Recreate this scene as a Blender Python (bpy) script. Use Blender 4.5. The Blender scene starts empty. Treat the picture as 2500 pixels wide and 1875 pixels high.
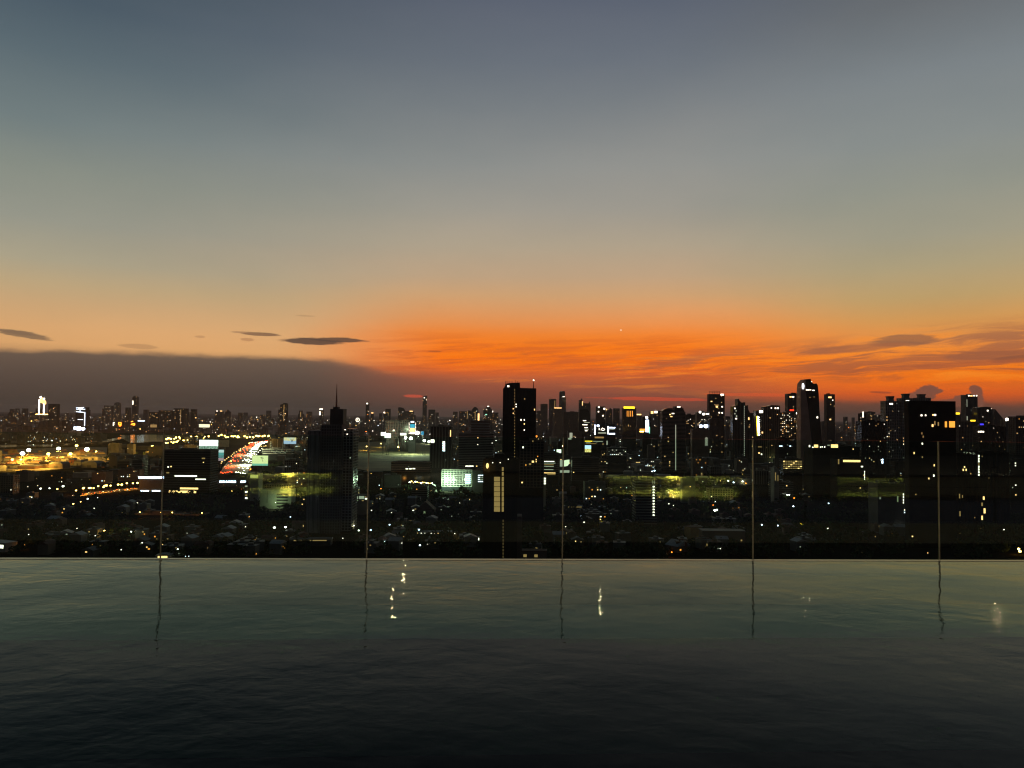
import bpy, bmesh, math, random
from mathutils import Vector, Matrix

# ------------------------------------------------------------------ camera
scene = bpy.context.scene
COL = scene.collection
R = math.radians
CAMZ, WATER = 131.6, 130.0                # eye height and pool water level above the city ground
FPX = 1888.0                              # focal length in photograph pixels (2500 wide)
YAW, PITCH, ROLL = R(2.9), R(2.29), R(0.67)
FH = Vector((math.sin(YAW), math.cos(YAW), 0))          # horizontal heading
RH = Vector((math.cos(YAW), -math.sin(YAW), 0))         # horizontal right
FWD = FH * math.cos(PITCH) + Vector((0, 0, 1)) * math.sin(PITCH)
UP0 = RH.cross(FWD)
UPV = UP0 * math.cos(ROLL) - RH * math.sin(ROLL)
RGT = RH * math.cos(ROLL) + UP0 * math.sin(ROLL)
CAM = Vector((0, 0, CAMZ))
cd = bpy.data.cameras.new('camera')
cd.sensor_width = 36.0
cd.lens = FPX / 2500 * 36
cd.clip_start, cd.clip_end = 0.1, 120000
cam = bpy.data.objects.new('camera', cd)
COL.objects.link(cam)
m = Matrix((RGT, UPV, -FWD)).transposed().to_4x4()
m.translation = CAM
cam.matrix_world = m
scene.camera = cam


def ray(u, v):
    return FWD + RGT * ((u - 1250) / FPX) + UPV * ((937.5 - v) / FPX)


def W(u, v, D):                           # world point on the sight line of (u, v) at forward distance D
    r = ray(u, v)
    return CAM + r * (D / r.dot(FH))


def G(u, v, z=0.0):                       # where that sight line meets level z
    r = ray(u, v)
    return CAM + r * ((z - CAMZ) / r.z)


def dist_at(u, v, z=0.0):
    return (G(u, v, z) - CAM).dot(FH)


def proj(p):
    d = Vector(p) - CAM
    f = d.dot(FWD)
    return 1250 + FPX * d.dot(RGT) / f, 937.5 - FPX * d.dot(UPV) / f, d.dot(FH)


def lin(c):
    out = []
    for x in c[:3]:
        x = x / 255
        out.append(x / 12.92 if x <= .04045 else ((x + .055) / 1.055) ** 2.4)
    return tuple(out) + (1,)


# ------------------------------------------------------------------ render settings, exposure
scene.view_settings.view_transform = 'Standard'
scene.view_settings.look = 'None'
scene.view_settings.exposure = 0.0
scene.view_settings.gamma = 1.0
scene.view_settings.use_curve_mapping = False
scene.render.engine = 'CYCLES'
cy = scene.cycles
cy.max_bounces = 10
cy.diffuse_bounces = 2
cy.glossy_bounces = 5
cy.transmission_bounces = 6
cy.transparent_max_bounces = 12
cy.volume_bounces = 0
cy.sample_clamp_direct = 0
cy.sample_clamp_indirect = 400.0
cy.use_denoising = True
cy.caustics_reflective = False
cy.caustics_refractive = False
cy.filter_width = 1.2
try:
    cy.denoising_prefilter = 'ACCURATE'
except Exception:
    pass

# ------------------------------------------------------------------ world: dusk sky
world = bpy.data.worlds.new('World')
scene.world = world
world.use_nodes = True
wt = world.node_tree
wt.nodes.clear()


class NB:                                  # small helper for node maths
    def __init__(self, tree):
        self.t = tree

    def node(self, kind, **kw):
        n = self.t.nodes.new(kind)
        for k, x in kw.items():
            setattr(n, k, x)
        return n

    def put(self, sock, x):
        if isinstance(x, bpy.types.NodeSocket):
            self.t.links.new(x, sock)
        elif x is not None:
            sock.default_value = x

    def m(self, op, a, b=None, c=None, clamp=False):
        n = self.node('ShaderNodeMath', operation=op, use_clamp=clamp)
        for i, x in enumerate((a, b, c)):
            self.put(n.inputs[i], x)
        return n.outputs[0]

    def step(self, x, a, b, lo=0.0, hi=1.0):   # smoothstep, a may exceed b
        n = self.node('ShaderNodeMapRange', interpolation_type='SMOOTHSTEP')
        if a > b:
            a, b, lo, hi = b, a, hi, lo
        self.put(n.inputs[0], x)
        for i, y in enumerate((a, b, lo, hi)):
            n.inputs[i + 1].default_value = y
        return n.outputs[0]

    def vec(self, x, y, z=0.0):
        n = self.node('ShaderNodeCombineXYZ')
        for i, a in enumerate((x, y, z)):
            self.put(n.inputs[i], a)
        return n.outputs[0]

    def vm(self, op, a, b=None):
        n = self.node('ShaderNodeVectorMath', operation=op)
        self.put(n.inputs[0], a)
        if b is not None:
            self.put(n.inputs[1], b)
        return n.outputs['Value'] if op in ('LENGTH', 'DOT_PRODUCT') else n.outputs[0]

    def mix(self, f, a, b, blend='MIX'):
        n = self.node('ShaderNodeMix', data_type='RGBA', blend_type=blend)
        self.put(n.inputs[0], f)
        self.put(n.inputs[6], a)
        self.put(n.inputs[7], b)
        return n.outputs[2]

    def noise(self, vec, scale=1.0, detail=3.0, rough=0.5, dist=0.0):
        n = self.node('ShaderNodeTexNoise')
        self.put(n.inputs['Vector'], vec)
        n.inputs['Scale'].default_value = scale
        n.inputs['Detail'].default_value = detail
        n.inputs['Roughness'].default_value = rough
        n.inputs['Distortion'].default_value = dist
        return n.outputs[0]

    def ramp(self, f, stops):
        n = self.node('ShaderNodeValToRGB')
        self.put(n.inputs[0], f)
        e = n.color_ramp.elements
        while len(e) > 1:
            e.remove(e[-1])
        e[0].position, e[0].color = stops[0]
        for p, c in stops[1:]:
            x = e.new(p)
            x.color = c
        return n.outputs[0]


w = NB(wt)
tc = w.node('ShaderNodeTexCoord')
sep = w.node('ShaderNodeSeparateXYZ')
wt.links.new(tc.outputs['Generated'], sep.inputs[0])
X, Y, Z = sep.outputs
DEG = 180 / math.pi
az = w.m('MULTIPLY', w.m('ARCTAN2', X, Y), DEG)          # degrees east of due north (+Y)
el = w.m('MULTIPLY', w.m('ARCSINE', Z), DEG)


def sky_ae(u, v):                          # photograph pixel -> azimuth, elevation in degrees
    r = ray(u, v).normalized()
    return math.atan2(r.x, r.y) * DEG, math.asin(r.z) * DEG


def eramp(stops):
    return w.ramp(w.m('DIVIDE', el, 90.0, clamp=True), [(e / 90, lin(c)) for e, c in stops])


HIGH = [(36, (68, 75, 88)), (46, (46, 52, 64)), (62, (30, 34, 43)), (90, (22, 25, 33))]
glow = eramp([(0, (84, 58, 52)), (.8, (112, 68, 58)), (1.8, (152, 84, 62)), (2.6, (186, 94, 58)), (3.2, (228, 104, 40)),
              (3.9, (252, 116, 10)), (5.0, (251, 123, 20)), (5.9, (246, 133, 46)), (6.8, (234, 147, 80)), (7.8, (222, 156, 100)),
              (8.8, (209, 162, 115)), (10.2, (193, 163, 130)), (12.4, (178, 163, 140)), (15, (160, 155, 144)), (18, (146, 147, 143)),
              (22, (124, 129, 132)), (25, (108, 115, 124)), (29, (92, 99, 113))] + HIGH)
left = eramp([(0, (60, 52, 46)), (2.5, (120, 90, 70)), (4.2, (224, 168, 110)), (5.2, (221, 169, 114)), (6.6, (207, 167, 120)), (8, (190, 166, 127)),
              (9.5, (170, 161, 136)), (12, (150, 151, 138)), (15, (136, 142, 132)), (18, (116, 128, 128)), (22, (92, 107, 114)),
              (25, (76, 91, 102)), (29, (64, 79, 89))] + HIGH)
right = eramp([(0, (92, 63, 52)), (.7, (112, 68, 54)), (1.2, (176, 82, 46)), (1.7, (228, 96, 32)), (2.6, (252, 118, 20)), (3.4, (250, 126, 26)),
               (4.3, (244, 136, 46)), (5.4, (232, 146, 70)), (6.6, (216, 156, 88)), (8, (196, 162, 108)), (10, (178, 162, 126)),
               (12, (164, 158, 136)), (15, (148, 150, 138)), (18, (136, 142, 140)), (22, (122, 130, 134)), (26, (104, 109, 113)), (29, (94, 98, 102))] + HIGH)
back = eramp([(0, (44, 43, 46)), (6, (50, 49, 55)), (15, (48, 50, 58)), (30, (42, 45, 55))] + HIGH[2:])

waz = w.noise(w.vec(w.m('MULTIPLY', az, .06), w.m('MULTIPLY', el, .22)), 1.0, 3, .5)
azw = w.m('ADD', az, w.m('MULTIPLY', w.m('SUBTRACT', waz, .5), 8.0))
hi_ = w.step(el, 5.5, 13.0)
fl_ = w.m('ADD', w.m('MULTIPLY', w.step(azw, -1.5, -15), w.m('SUBTRACT', 1.0, hi_)), w.m('MULTIPLY', w.step(azw, 8, -32), hi_))
col = w.mix(fl_, glow, left)
col = w.mix(w.step(azw, 13, 30), col, right)
adif = w.m('ABSOLUTE', w.m('SUBTRACT', az, 6.0))
col = w.mix(w.step(adif, 40, 130), col, back)
# faint unevenness of the high haze
hz = w.noise(w.vec(w.m('MULTIPLY', az, .05), w.m('MULTIPLY', el, .12), 3.1), 1.0, 4, .55)
col = w.mix(1.0, col, w.ramp(hz, [(.3, (.93, .95, .97, 1)), (.7, (1.06, 1.04, 1.03, 1))]), 'MULTIPLY')

base_col = col
# --- wispy streaks inside the glow and on the right, rising slightly to the right
s_el = w.m('SUBTRACT', el, w.m('MULTIPLY', az, .05))
warp = w.noise(w.vec(w.m('MULTIPLY', az, .12), w.m('MULTIPLY', el, .5), 9.0), 1.0, 3, .5)
s_el2 = w.m('ADD', s_el, w.m('MULTIPLY', w.m('SUBTRACT', warp, .5), 1.6))
st = w.noise(w.vec(w.m('MULTIPLY', az, .13), w.m('MULTIPLY', s_el2, 1.7), 1.7), 1.0, 8, .62, .3)
up_edge = w.m('ADD', 4.2, w.m('MULTIPLY', w.m('SUBTRACT', az, 6.0), .07))
dtop = w.m('SUBTRACT', up_edge, el)
smask = w.m('MULTIPLY', w.step(dtop, -.5, 1.1), w.step(az, 2, 13))
smask = w.m('MULTIPLY', smask, w.step(el, 2.0, 3.2, .2, 1.0))
streak = w.m('MULTIPLY', w.step(st, .44, .60), smask)
scol = w.mix(w.step(el, 2, 6.0), lin((178, 88, 46)), lin((164, 106, 74)))
col = w.mix(w.m('MULTIPLY', streak, .85), col, scol)
brite = w.m('MULTIPLY', w.m('MULTIPLY', w.step(st, .46, .34), smask), .6)
col = w.mix(brite, col, lin((255, 146, 40)))
# fine ripples at the foot of the glow
rp = w.noise(w.vec(w.m('MULTIPLY', az, .16), w.m('MULTIPLY', s_el, 2.2), 5.5), 1.0, 6, .6, .3)
rm = w.m('MULTIPLY', w.m('MULTIPLY', w.step(el, 6.6, 4.4), w.step(el, 1.4, 2.2)), w.m('MULTIPLY', w.step(az, -10, -4), w.step(az, 24, 14)))
col = w.mix(w.m('MULTIPLY', w.m('MULTIPLY', w.step(rp, .46, .64), rm), .62), col, lin((200, 92, 44)))
col = w.mix(w.m('MULTIPLY', w.m('MULTIPLY', w.step(rp, .46, .34), rm), .4), col, lin((255, 140, 36)))

# --- the low cloud bank along the horizon: top edge follows a curve of azimuth
prof = w.node('ShaderNodeFloatCurve')
pts = [(-90, 3.2), (-60, 3.8), (-40, 4.35)]
for u, v in ((0, 852), (120, 852), (300, 857), (460, 865), (620, 867), (760, 873), (860, 886), (940, 903), (1020, 912), (1120, 918),
             (1250, 926), (1400, 934), (1500, 946), (1600, 958), (1720, 972), (1850, 976), (2100, 978), (2300, 977), (2500, 981)):
    pts.append(sky_ae(u, v))
pts += [(60, 1.4), (90, 2.0)]
cm = prof.mapping
c0 = cm.curves[0]
wt.links.new(w.m('DIVIDE', w.m('ADD', az, 90.0), 180.0, clamp=True), prof.inputs[1])
c0.points[0].location = ((pts[0][0] + 90) / 180, pts[0][1] / 10)
c0.points[1].location = ((pts[-1][0] + 90) / 180, pts[-1][1] / 10)
for a, e in pts[1:-1]:
    c0.points.new((a + 90) / 180, e / 10)
cm.update()
edge = w.m('MULTIPLY', prof.outputs[0], 10.0)
en = w.noise(w.vec(w.m('MULTIPLY', az, .35), w.m('MULTIPLY', el, 1.1), 2.2), 1.0, 6, .55)
edge = w.m('ADD', edge, w.m('MULTIPLY', w.m('SUBTRACT', en, .5), .8))
depth = w.m('SUBTRACT', edge, el)
hard = w.step(depth, -.16, .34)
soft = w.step(depth, -.45, .75)
bank = w.mix(w.step(az, -14, -5), w.vec(0, 0, 0), w.vec(1, 1, 1))
bsep = w.node('ShaderNodeSeparateColor')
wt.links.new(bank, bsep.inputs[0])
isr = w.m('MULTIPLY', bsep.outputs[0], w.step(az, 19, 13))
bm_ = w.m('ADD', w.m('MULTIPLY', hard, w.m('SUBTRACT', 1.0, isr)), w.m('MULTIPLY', soft, isr))
front = w.step(adif, 74, 46)
bm_ = w.m('MULTIPLY', bm_, front)
bl = w.ramp(w.m('DIVIDE', el, 5.0, clamp=True), [(0, lin((61, 54, 49))), (.3, lin((80, 68, 61))), (.65, lin((97, 82, 72))), (.95, lin((116, 97, 81)))])
bc = w.ramp(w.m('DIVIDE', el, 5.0, clamp=True), [(0, lin((88, 60, 52))), (.14, lin((116, 70, 57))), (.32, lin((142, 78, 60))), (.55, lin((172, 88, 58))), (.8, lin((196, 96, 54)))])
br = w.ramp(w.m('DIVIDE', el, 5.0, clamp=True), [(0, lin((88, 62, 52))), (.2, lin((112, 72, 56))), (.5, lin((128, 76, 58)))])
bcol = w.mix(w.step(az, -13, 3), bl, bc)
bcol = w.mix(w.step(az, 14, 22), bcol, br)
col = w.mix(w.m('MULTIPLY', bm_, .96), col, bcol)


# --- single small clouds
RAG_WIDE = w.noise(w.vec(w.m('MULTIPLY', az, .55), w.m('MULTIPLY', s_el, 2.6), 4.0), 1.0, 4, .6)
RAG_FINE = w.noise(w.vec(w.m('MULTIPLY', az, 3.2), w.m('MULTIPLY', el, 4.2), 8.0), 1.0, 4, .65)


def cloud(u, v, du, dv, color, amount=.9, rag=.35, nz=1.0, tail=0.0):
    global col
    a0, e0 = sky_ae(u, v)
    A, E = du / FPX * DEG, dv / FPX * DEG
    tilt = math.tan(ROLL)
    da = w.m('SUBTRACT', az, a0)
    de = w.m('ADD', w.m('SUBTRACT', el, e0), w.m('MULTIPLY', da, tilt + tail))
    nn = RAG_FINE if du < 40 else RAG_WIDE
    q = w.vm('LENGTH', w.vec(w.m('DIVIDE', da, A), w.m('DIVIDE', de, E)))
    q = w.m('ADD', q, w.m('MULTIPLY', w.m('SUBTRACT', nn, .5), rag * 2))
    col = w.mix(w.m('MULTIPLY', w.step(q, 1.08, .72), amount), col, lin(color))


cloud(760, 834, 78, 8, (84, 66, 58), .92, .6, 1.2)
cloud(830, 830, 70, 6, (88, 68, 58), .9, .6, 1.2)
cloud(640, 816, 46, 4.5, (112, 84, 66), .8, .8, 1.4)
cloud(600, 812, 34, 2.5, (150, 112, 82), .6, .5, 1.4)
cloud(604, 829, 16, 4, (176, 124, 84), .6, .5, 1.2)
cloud(64, 818, 50, 7.5, (104, 87, 72), .75, .9, 1.2, .10)
cloud(40, 812, 36, 4, (128, 102, 80), .6, .4, 1.2, .10)
cloud(340, 846, 40, 6, (168, 126, 88), .5, .5, 1.2)
cloud(488, 822, 12, 3, (186, 136, 92), .6, .4, 1.0)
cloud(745, 771, 24, 2, (176, 136, 96), .5, .4, 1.0)
cloud(1062, 858, 18, 2, (172, 84, 40), .7, .3, 1.0)
cloud(1010, 967, 27, 4, (208, 84, 60), .8, .3, 1.0)
cloud(1600, 974, 160, 4.5, (222, 80, 48), .6, .7, 2.6)
cloud(1860, 964, 130, 4, (238, 92, 44), .45, .7, 2.4)
cloud(2210, 832, 70, 14, (140, 96, 72), .75, .55, 1.6, -.05)
cloud(2080, 852, 130, 9, (166, 100, 66), .7, .5, 2.2, -.08)
cloud(2410, 868, 90, 10, (158, 94, 64), .8, .6, 2.2, -.03)
cloud(2480, 876, 50, 8, (146, 86, 60), .8, .5, 1.6, -.06)
cloud(2300, 893, 230, 6, (172, 92, 56), .75, .55, 3.2, -.055)
cloud(2150, 958, 26, 2.5, (160, 72, 44), .8, .3, 1.0, .03)
PUFF = (132, 80, 62)
for c in ((2262, 957, 25, 12), (2268, 949, 18, 9), (2240, 968, 26, 9), (2288, 954, 14, 5), (2255, 968, 26, 10),
          (2380, 949, 11, 9), (2387, 957, 11, 10), (2383, 968, 13, 11), (2388, 981, 12, 17), (2350, 973, 16, 9), (2334, 983, 36, 9), (2366, 980, 22, 10)):
    cloud(*c, PUFF, .97, .5, 1.6)
cloud(1516, 806, 2.2, 2.2, (255, 226, 190), .8, .0)       # evening star

# the low western sky carries the clouds; higher up and elsewhere it is plain (the mix just skips the cloud maths there)
bga = w.node('ShaderNodeBackground')
wt.links.new(base_col, bga.inputs[0])
bgb = w.node('ShaderNodeBackground')
wt.links.new(col, bgb.inputs[0])
bg = w.node('ShaderNodeMixShader')
wt.links.new(w.m('MULTIPLY', w.m('MULTIPLY', w.m('LESS_THAN', el, 9.4), w.m('GREATER_THAN', el, -1.5)), w.m('LESS_THAN', adif, 75.0)), bg.inputs[0])
wt.links.new(bga.outputs[0], bg.inputs[1])
wt.links.new(bgb.outputs[0], bg.inputs[2])
# the physical sky adds the twilight arch: its sun has just set in the middle of the glow
nish = w.node('ShaderNodeTexSky', sky_type='NISHITA')
nish.sun_disc = False
nish.sun_elevation = R(-3.0)
nish.sun_rotation = R(8.0)
bg2 = w.node('ShaderNodeBackground')
wt.links.new(nish.outputs[0], bg2.inputs[0])
bg2.inputs[1].default_value = 0.01
add = w.node('ShaderNodeAddShader')
wt.links.new(bg.outputs[0], add.inputs[0])
wt.links.new(bg2.outputs[0], add.inputs[1])
wo = w.node('ShaderNodeOutputWorld')
wt.links.new(add.outputs[0], wo.inputs[0])
world.cycles.sampling_method = 'MANUAL'
world.cycles.sample_map_resolution = 512

random.seed(7)

# ------------------------------------------------------------------ helpers: materials
MATS = {}


def mat(name, c, rough=.7, var=.25, scale=.2, metal=0.0, spec=.5):
    if name in MATS:
        return MATS[name]
    x = bpy.data.materials.new(name)
    x.use_nodes = True
    t = x.node_tree
    b = t.nodes['Principled BSDF']
    n = NB(t)
    g = n.node('ShaderNodeTexCoord')
    nz = n.noise(g.outputs['Object'], scale, 4, .6)
    lo = tuple(a * (1 - var) for a in c) + (1,)
    hi = tuple(min(1, a * (1 + var)) for a in c) + (1,)
    t.links.new(n.ramp(nz, [(.3, lo), (.7, hi)]), b.inputs['Base Color'])
    b.inputs['Roughness'].default_value = rough
    b.inputs['Metallic'].default_value = metal
    b.inputs['Specular IOR Level'].default_value = spec
    MATS[name] = x
    return x


def emit(name, c, strength, sample=False, var=0.0, scale=.5, c2=None):
    if name in MATS:
        return MATS[name]
    x = bpy.data.materials.new(name)
    x.use_nodes = True
    t = x.node_tree
    t.nodes.clear()
    n = NB(t)
    e = n.node('ShaderNodeEmission')
    o = n.node('ShaderNodeOutputMaterial')
    a = lin(c)
    if c2 is not None or var:
        g = n.node('ShaderNodeTexCoord')
        nz = n.noise(g.outputs['Object'], scale, 3, .6)
        b = lin(c2) if c2 else tuple(q * (1 - var) for q in a[:3]) + (1,)
        t.links.new(n.ramp(nz, [(.42, a), (.6, b)]), e.inputs[0])
    else:
        e.inputs[0].default_value = a
    e.inputs[1].default_value = strength
    t.links.new(e.outputs[0], o.inputs[0])
    x.cycles.emission_sampling = 'AUTO' if sample else 'NONE'
    MATS[name] = x
    return x


# ------------------------------------------------------------------ helpers: meshes and objects
class MB:                                   # collects boxes / prisms / tubes into one mesh
    def __init__(self):
        self.v, self.f = [], []

    def box(self, x0, x1, y0, y1, z0, z1):
        i = len(self.v)
        self.v += [(x0, y0, z0), (x1, y0, z0), (x1, y1, z0), (x0, y1, z0), (x0, y0, z1), (x1, y0, z1), (x1, y1, z1), (x0, y1, z1)]
        self.f += [tuple(i + k for k in q) for q in ((0, 3, 2, 1), (4, 5, 6, 7), (0, 1, 5, 4), (1, 2, 6, 5), (2, 3, 7, 6), (3, 0, 4, 7))]
        return self

    def prism(self, pts, y0, y1):           # polygon in x/z (counter-clockwise seen from -y), from y0 back to y1
        n, i = len(pts), len(self.v)
        self.v += [(x, y0, z) for x, z in pts] + [(x, y1, z) for x, z in pts]
        self.f += [tuple(range(i, i + n)), tuple(range(i + 2 * n - 1, i + n - 1, -1))]
        self.f += [(i + (k + 1) % n, i + k, i + n + k, i + n + (k + 1) % n) for k in range(n)]
        return self

    def tube(self, p, q, r0, r1=None, n=8, cap=True):
        r1 = r0 if r1 is None else r1
        p, q = Vector(p), Vector(q)
        d = (q - p).normalized()
        a = d.orthogonal().normalized()
        b = d.cross(a)
        i = len(self.v)
        for c, r in ((p, r0), (q, r1)):
            for k in range(n):
                t = 2 * math.pi * k / n
                self.v.append(tuple(c + a * (r * math.cos(t)) + b * (r * math.sin(t))))
        for k in range(n):
            self.f.append((i + k, i + (k + 1) % n, i + n + (k + 1) % n, i + n + k))
        if cap:
            self.f += [tuple(range(i + n - 1, i - 1, -1)), tuple(range(i + n, i + 2 * n))]
        return self

    def quad(self, a, b, c, d):
        i = len(self.v)
        self.v += [tuple(a), tuple(b), tuple(c), tuple(d)]
        self.f.append((i, i + 1, i + 2, i + 3))
        return self

    def ball(self, c, r, rings=4, n=8, sz=1.0):
        i = len(self.v)
        cx, cy_, cz = c
        self.v.append((cx, cy_, cz - r * sz))
        for a in range(1, rings):
            t = math.pi * a / rings
            for k in range(n):
                p = 2 * math.pi * k / n
                self.v.append((cx + r * math.sin(t) * math.cos(p), cy_ + r * math.sin(t) * math.sin(p), cz - r * sz * math.cos(t)))
        self.v.append((cx, cy_, cz + r * sz))
        top = len(self.v) - 1
        for k in range(n):
            self.f.append((i, i + 1 + (k + 1) % n, i + 1 + k))
            for a in range(rings - 2):
                q = i + 1 + a * n
                self.f.append((q + k, q + (k + 1) % n, q + n + (k + 1) % n, q + n + k))
            q = i + 1 + (rings - 2) * n
            self.f.append((q + k, q + (k + 1) % n, top))
        return self

    def mesh(self, name):
        me = bpy.data.meshes.new(name)
        me.from_pydata(self.v, [], self.f)
        return me

    def build(self, name, material, parent=None, smooth=False, fix=False):
        me = self.mesh(name)
        if fix:
            b = bmesh.new()
            b.from_mesh(me)
            bmesh.ops.recalc_face_normals(b, faces=b.faces)
            b.to_mesh(me)
            b.free()
        if smooth:
            me.polygons.foreach_set('use_smooth', [True] * len(me.polygons))
        me.materials.append(material)
        return link(name, me, parent)


def link(name, data, parent=None):
    o = bpy.data.objects.new(name, data)
    COL.objects.link(o)
    if parent is not None:
        o.parent = parent
    return o


def tag(o, label=None, cat=None, group=None, kind=None):
    if label:
        o['label'] = label
    if cat:
        o['category'] = cat
    if group:
        o['group'] = group
    if kind:
        o['kind'] = kind
    return o


def thing(name, label, cat, loc=(0, 0, 0), rz=0.0, group=None):
    o = link(name, None)
    o.location = loc
    o.rotation_euler = (0, 0, rz)
    return tag(o, label, cat, group)


def copy_tree(o, parent=None):
    c = o.copy()
    COL.objects.link(c)
    c.parent = parent
    for ch in list(o.children):
        copy_tree(ch, c)
    return c


def point_light(name, loc, color, power, radius=1.0, parent=None):
    l = bpy.data.lights.new(name, 'POINT')
    l.color = lin(color)[:3]
    l.energy = power
    l.shadow_soft_size = radius
    o = link(name, l, parent)
    o.location = loc
    return o
# ------------------------------------------------------------------ setting: the ground
ground_m = mat('ground_dark', (.018, .017, .013), 1.0, .6, .004, 0.0, 0.0)
gm = MB()
RG = 40000
n_ = 48
ring = [(RG * math.cos(2 * math.pi * k / n_), RG * math.sin(2 * math.pi * k / n_), 0) for k in range(n_)]
gm.v, gm.f = ring, [tuple(range(n_))]
tag(gm.build('ground', ground_m), kind='structure')

# ------------------------------------------------------------------ setting: the pool on the roof terrace
# the far rim of the pool runs along X; the balustrade stands 1.5 m beyond it
NEAR, RIM, GLASS = 2.3, 8.62, 10.15
PX0, PX1 = -24.0, 26.0
tile_m = bpy.data.materials.new('pool_mosaic')
tile_m.use_nodes = True
t_ = NB(tile_m.node_tree)
b_ = tile_m.node_tree.nodes['Principled BSDF']
g_ = t_.node('ShaderNodeTexCoord')
br_ = t_.node('ShaderNodeTexBrick')
br_.offset = 0.0
tile_m.node_tree.links.new(g_.outputs['Object'], br_.inputs['Vector'])
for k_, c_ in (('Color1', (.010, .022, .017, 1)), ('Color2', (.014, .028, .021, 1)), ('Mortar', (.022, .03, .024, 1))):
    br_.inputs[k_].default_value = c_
br_.inputs['Scale'].default_value = 20
br_.inputs['Mortar Size'].default_value = .04
br_.inputs['Brick Width'].default_value = 1.0
br_.inputs['Row Height'].default_value = 1.0
tile_m.node_tree.links.new(br_.outputs[0], b_.inputs['Base Color'])
b_.inputs['Roughness'].default_value = .35
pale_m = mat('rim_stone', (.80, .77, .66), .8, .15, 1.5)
stone_m = mat('terrace_stone', (.06, .06, .055), .7, .25, 1.0)

sh = MB()
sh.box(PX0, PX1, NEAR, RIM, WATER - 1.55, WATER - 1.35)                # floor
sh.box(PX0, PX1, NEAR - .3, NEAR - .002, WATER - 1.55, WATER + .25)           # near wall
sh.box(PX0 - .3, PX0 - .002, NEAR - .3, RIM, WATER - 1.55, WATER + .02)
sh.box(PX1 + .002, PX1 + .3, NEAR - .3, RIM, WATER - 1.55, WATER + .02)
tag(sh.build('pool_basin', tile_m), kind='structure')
rim = MB()
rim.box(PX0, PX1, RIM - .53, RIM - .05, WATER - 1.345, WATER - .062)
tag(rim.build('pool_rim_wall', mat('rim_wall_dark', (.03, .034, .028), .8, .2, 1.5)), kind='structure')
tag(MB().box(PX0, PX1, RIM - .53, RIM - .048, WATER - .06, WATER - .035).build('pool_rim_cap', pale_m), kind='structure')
led = MB()
led.box(PX0, PX1, RIM - 1.80, RIM - .535, WATER - 1.345, WATER - .35)  # ledge step; its green against the dark floor also imitates light absorbed with depth
tag(led.build('pool_ledge', mat('ledge_tile_depth_tint', (.24, .60, .40), .8, .2, 1.2)), kind='structure')
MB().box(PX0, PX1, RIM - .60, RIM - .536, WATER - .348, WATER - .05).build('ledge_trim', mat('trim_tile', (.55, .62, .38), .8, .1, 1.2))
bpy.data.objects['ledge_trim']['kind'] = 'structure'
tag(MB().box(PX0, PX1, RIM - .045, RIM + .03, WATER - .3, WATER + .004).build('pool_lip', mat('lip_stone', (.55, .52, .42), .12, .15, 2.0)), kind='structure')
gut = MB()
gut.box(PX0 - 1, PX1 + 1, RIM - .04, GLASS + .25, WATER - 1.75, WATER - 1.5)
tag(gut.build('overflow_gutter', stone_m), kind='structure')
dk = MB()
dk.box(PX0 - 6, PX1 + 6, -8.0, NEAR - .305, WATER - .5, WATER + .25)
dk.box(PX0 - 6, PX1 + 6, NEAR - .9, NEAR + .12, WATER + .254, WATER + .30)
tag(dk.build('pool_deck', stone_m), kind='structure')
fac = MB()
fac.box(PX0 - 6, PX1 + 6, -30, GLASS + .2, 0, WATER - 1.76)
tag(fac.build('roof_terrace_building', mat('own_tower', (.05, .05, .05), .7)), 'dark tower under the rooftop pool', 'building')

# water: a real wave surface
wat_m = bpy.data.materials.new('pool_water')
wat_m.use_nodes = True
wat_m.node_tree.nodes.clear()
t_ = NB(wat_m.node_tree)
wfr = t_.node('ShaderNodeFresnel')
wfr.inputs['IOR'].default_value = 1.333
wtr = t_.node('ShaderNodeBsdfTransparent')
wtr.inputs[0].default_value = (.70, .92, .80, 1)
wgl = t_.node('ShaderNodeBsdfGlossy')
wgl.inputs[0].default_value = (1, 1, 1, 1)
wgl.inputs['Roughness'].default_value = 0.0
wfac = t_.m('MULTIPLY', t_.m('POWER', wfr.outputs[0], 2.1), 3.0, clamp=True)      # darkening towards the viewer put into the gloss: Fresnel steeper than real water
wmx = t_.node('ShaderNodeMixShader')
wou = t_.node('ShaderNodeOutputMaterial')
for a_, b__ in ((wfac, wmx.inputs[0]), (wtr.outputs[0], wmx.inputs[1]), (wgl.outputs[0], wmx.inputs[2]), (wmx.outputs[0], wou.inputs[0])):
    wat_m.node_tree.links.new(a_, b__)
g_ = t_.node('ShaderNodeTexCoord')
mp_ = t_.node('ShaderNodeMapping')
wat_m.node_tree.links.new(g_.outputs['Object'], mp_.inputs[0])
mp_.inputs['Rotation'].default_value = (0, 0, R(14))
mp_.inputs['Scale'].default_value = (4.2, 5.6, 1)
n1 = t_.noise(mp_.outputs[0], 1.0, 3, .5, .3)
mp2 = t_.node('ShaderNodeMapping')
wat_m.node_tree.links.new(g_.outputs['Object'], mp2.inputs[0])
mp2.inputs['Rotation'].default_value = (0, 0, R(-20))
mp2.inputs['Scale'].default_value = (13, 17, 1)
n2 = t_.noise(mp2.outputs[0], 1.0, 2, .5)
hh = t_.m('ADD', n1, t_.m('MULTIPLY', n2, .22))
mp3 = t_.node('ShaderNodeMapping')
wat_m.node_tree.links.new(g_.outputs['Object'], mp3.inputs[0])
mp3.inputs['Rotation'].default_value = (0, 0, R(30))
mp3.inputs['Scale'].default_value = (1.5, 1.7, 1)
n3 = t_.noise(mp3.outputs[0], 1.0, 2, .5)
pt = t_.noise(g_.outputs['Object'], .22, 3, .5)
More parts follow.
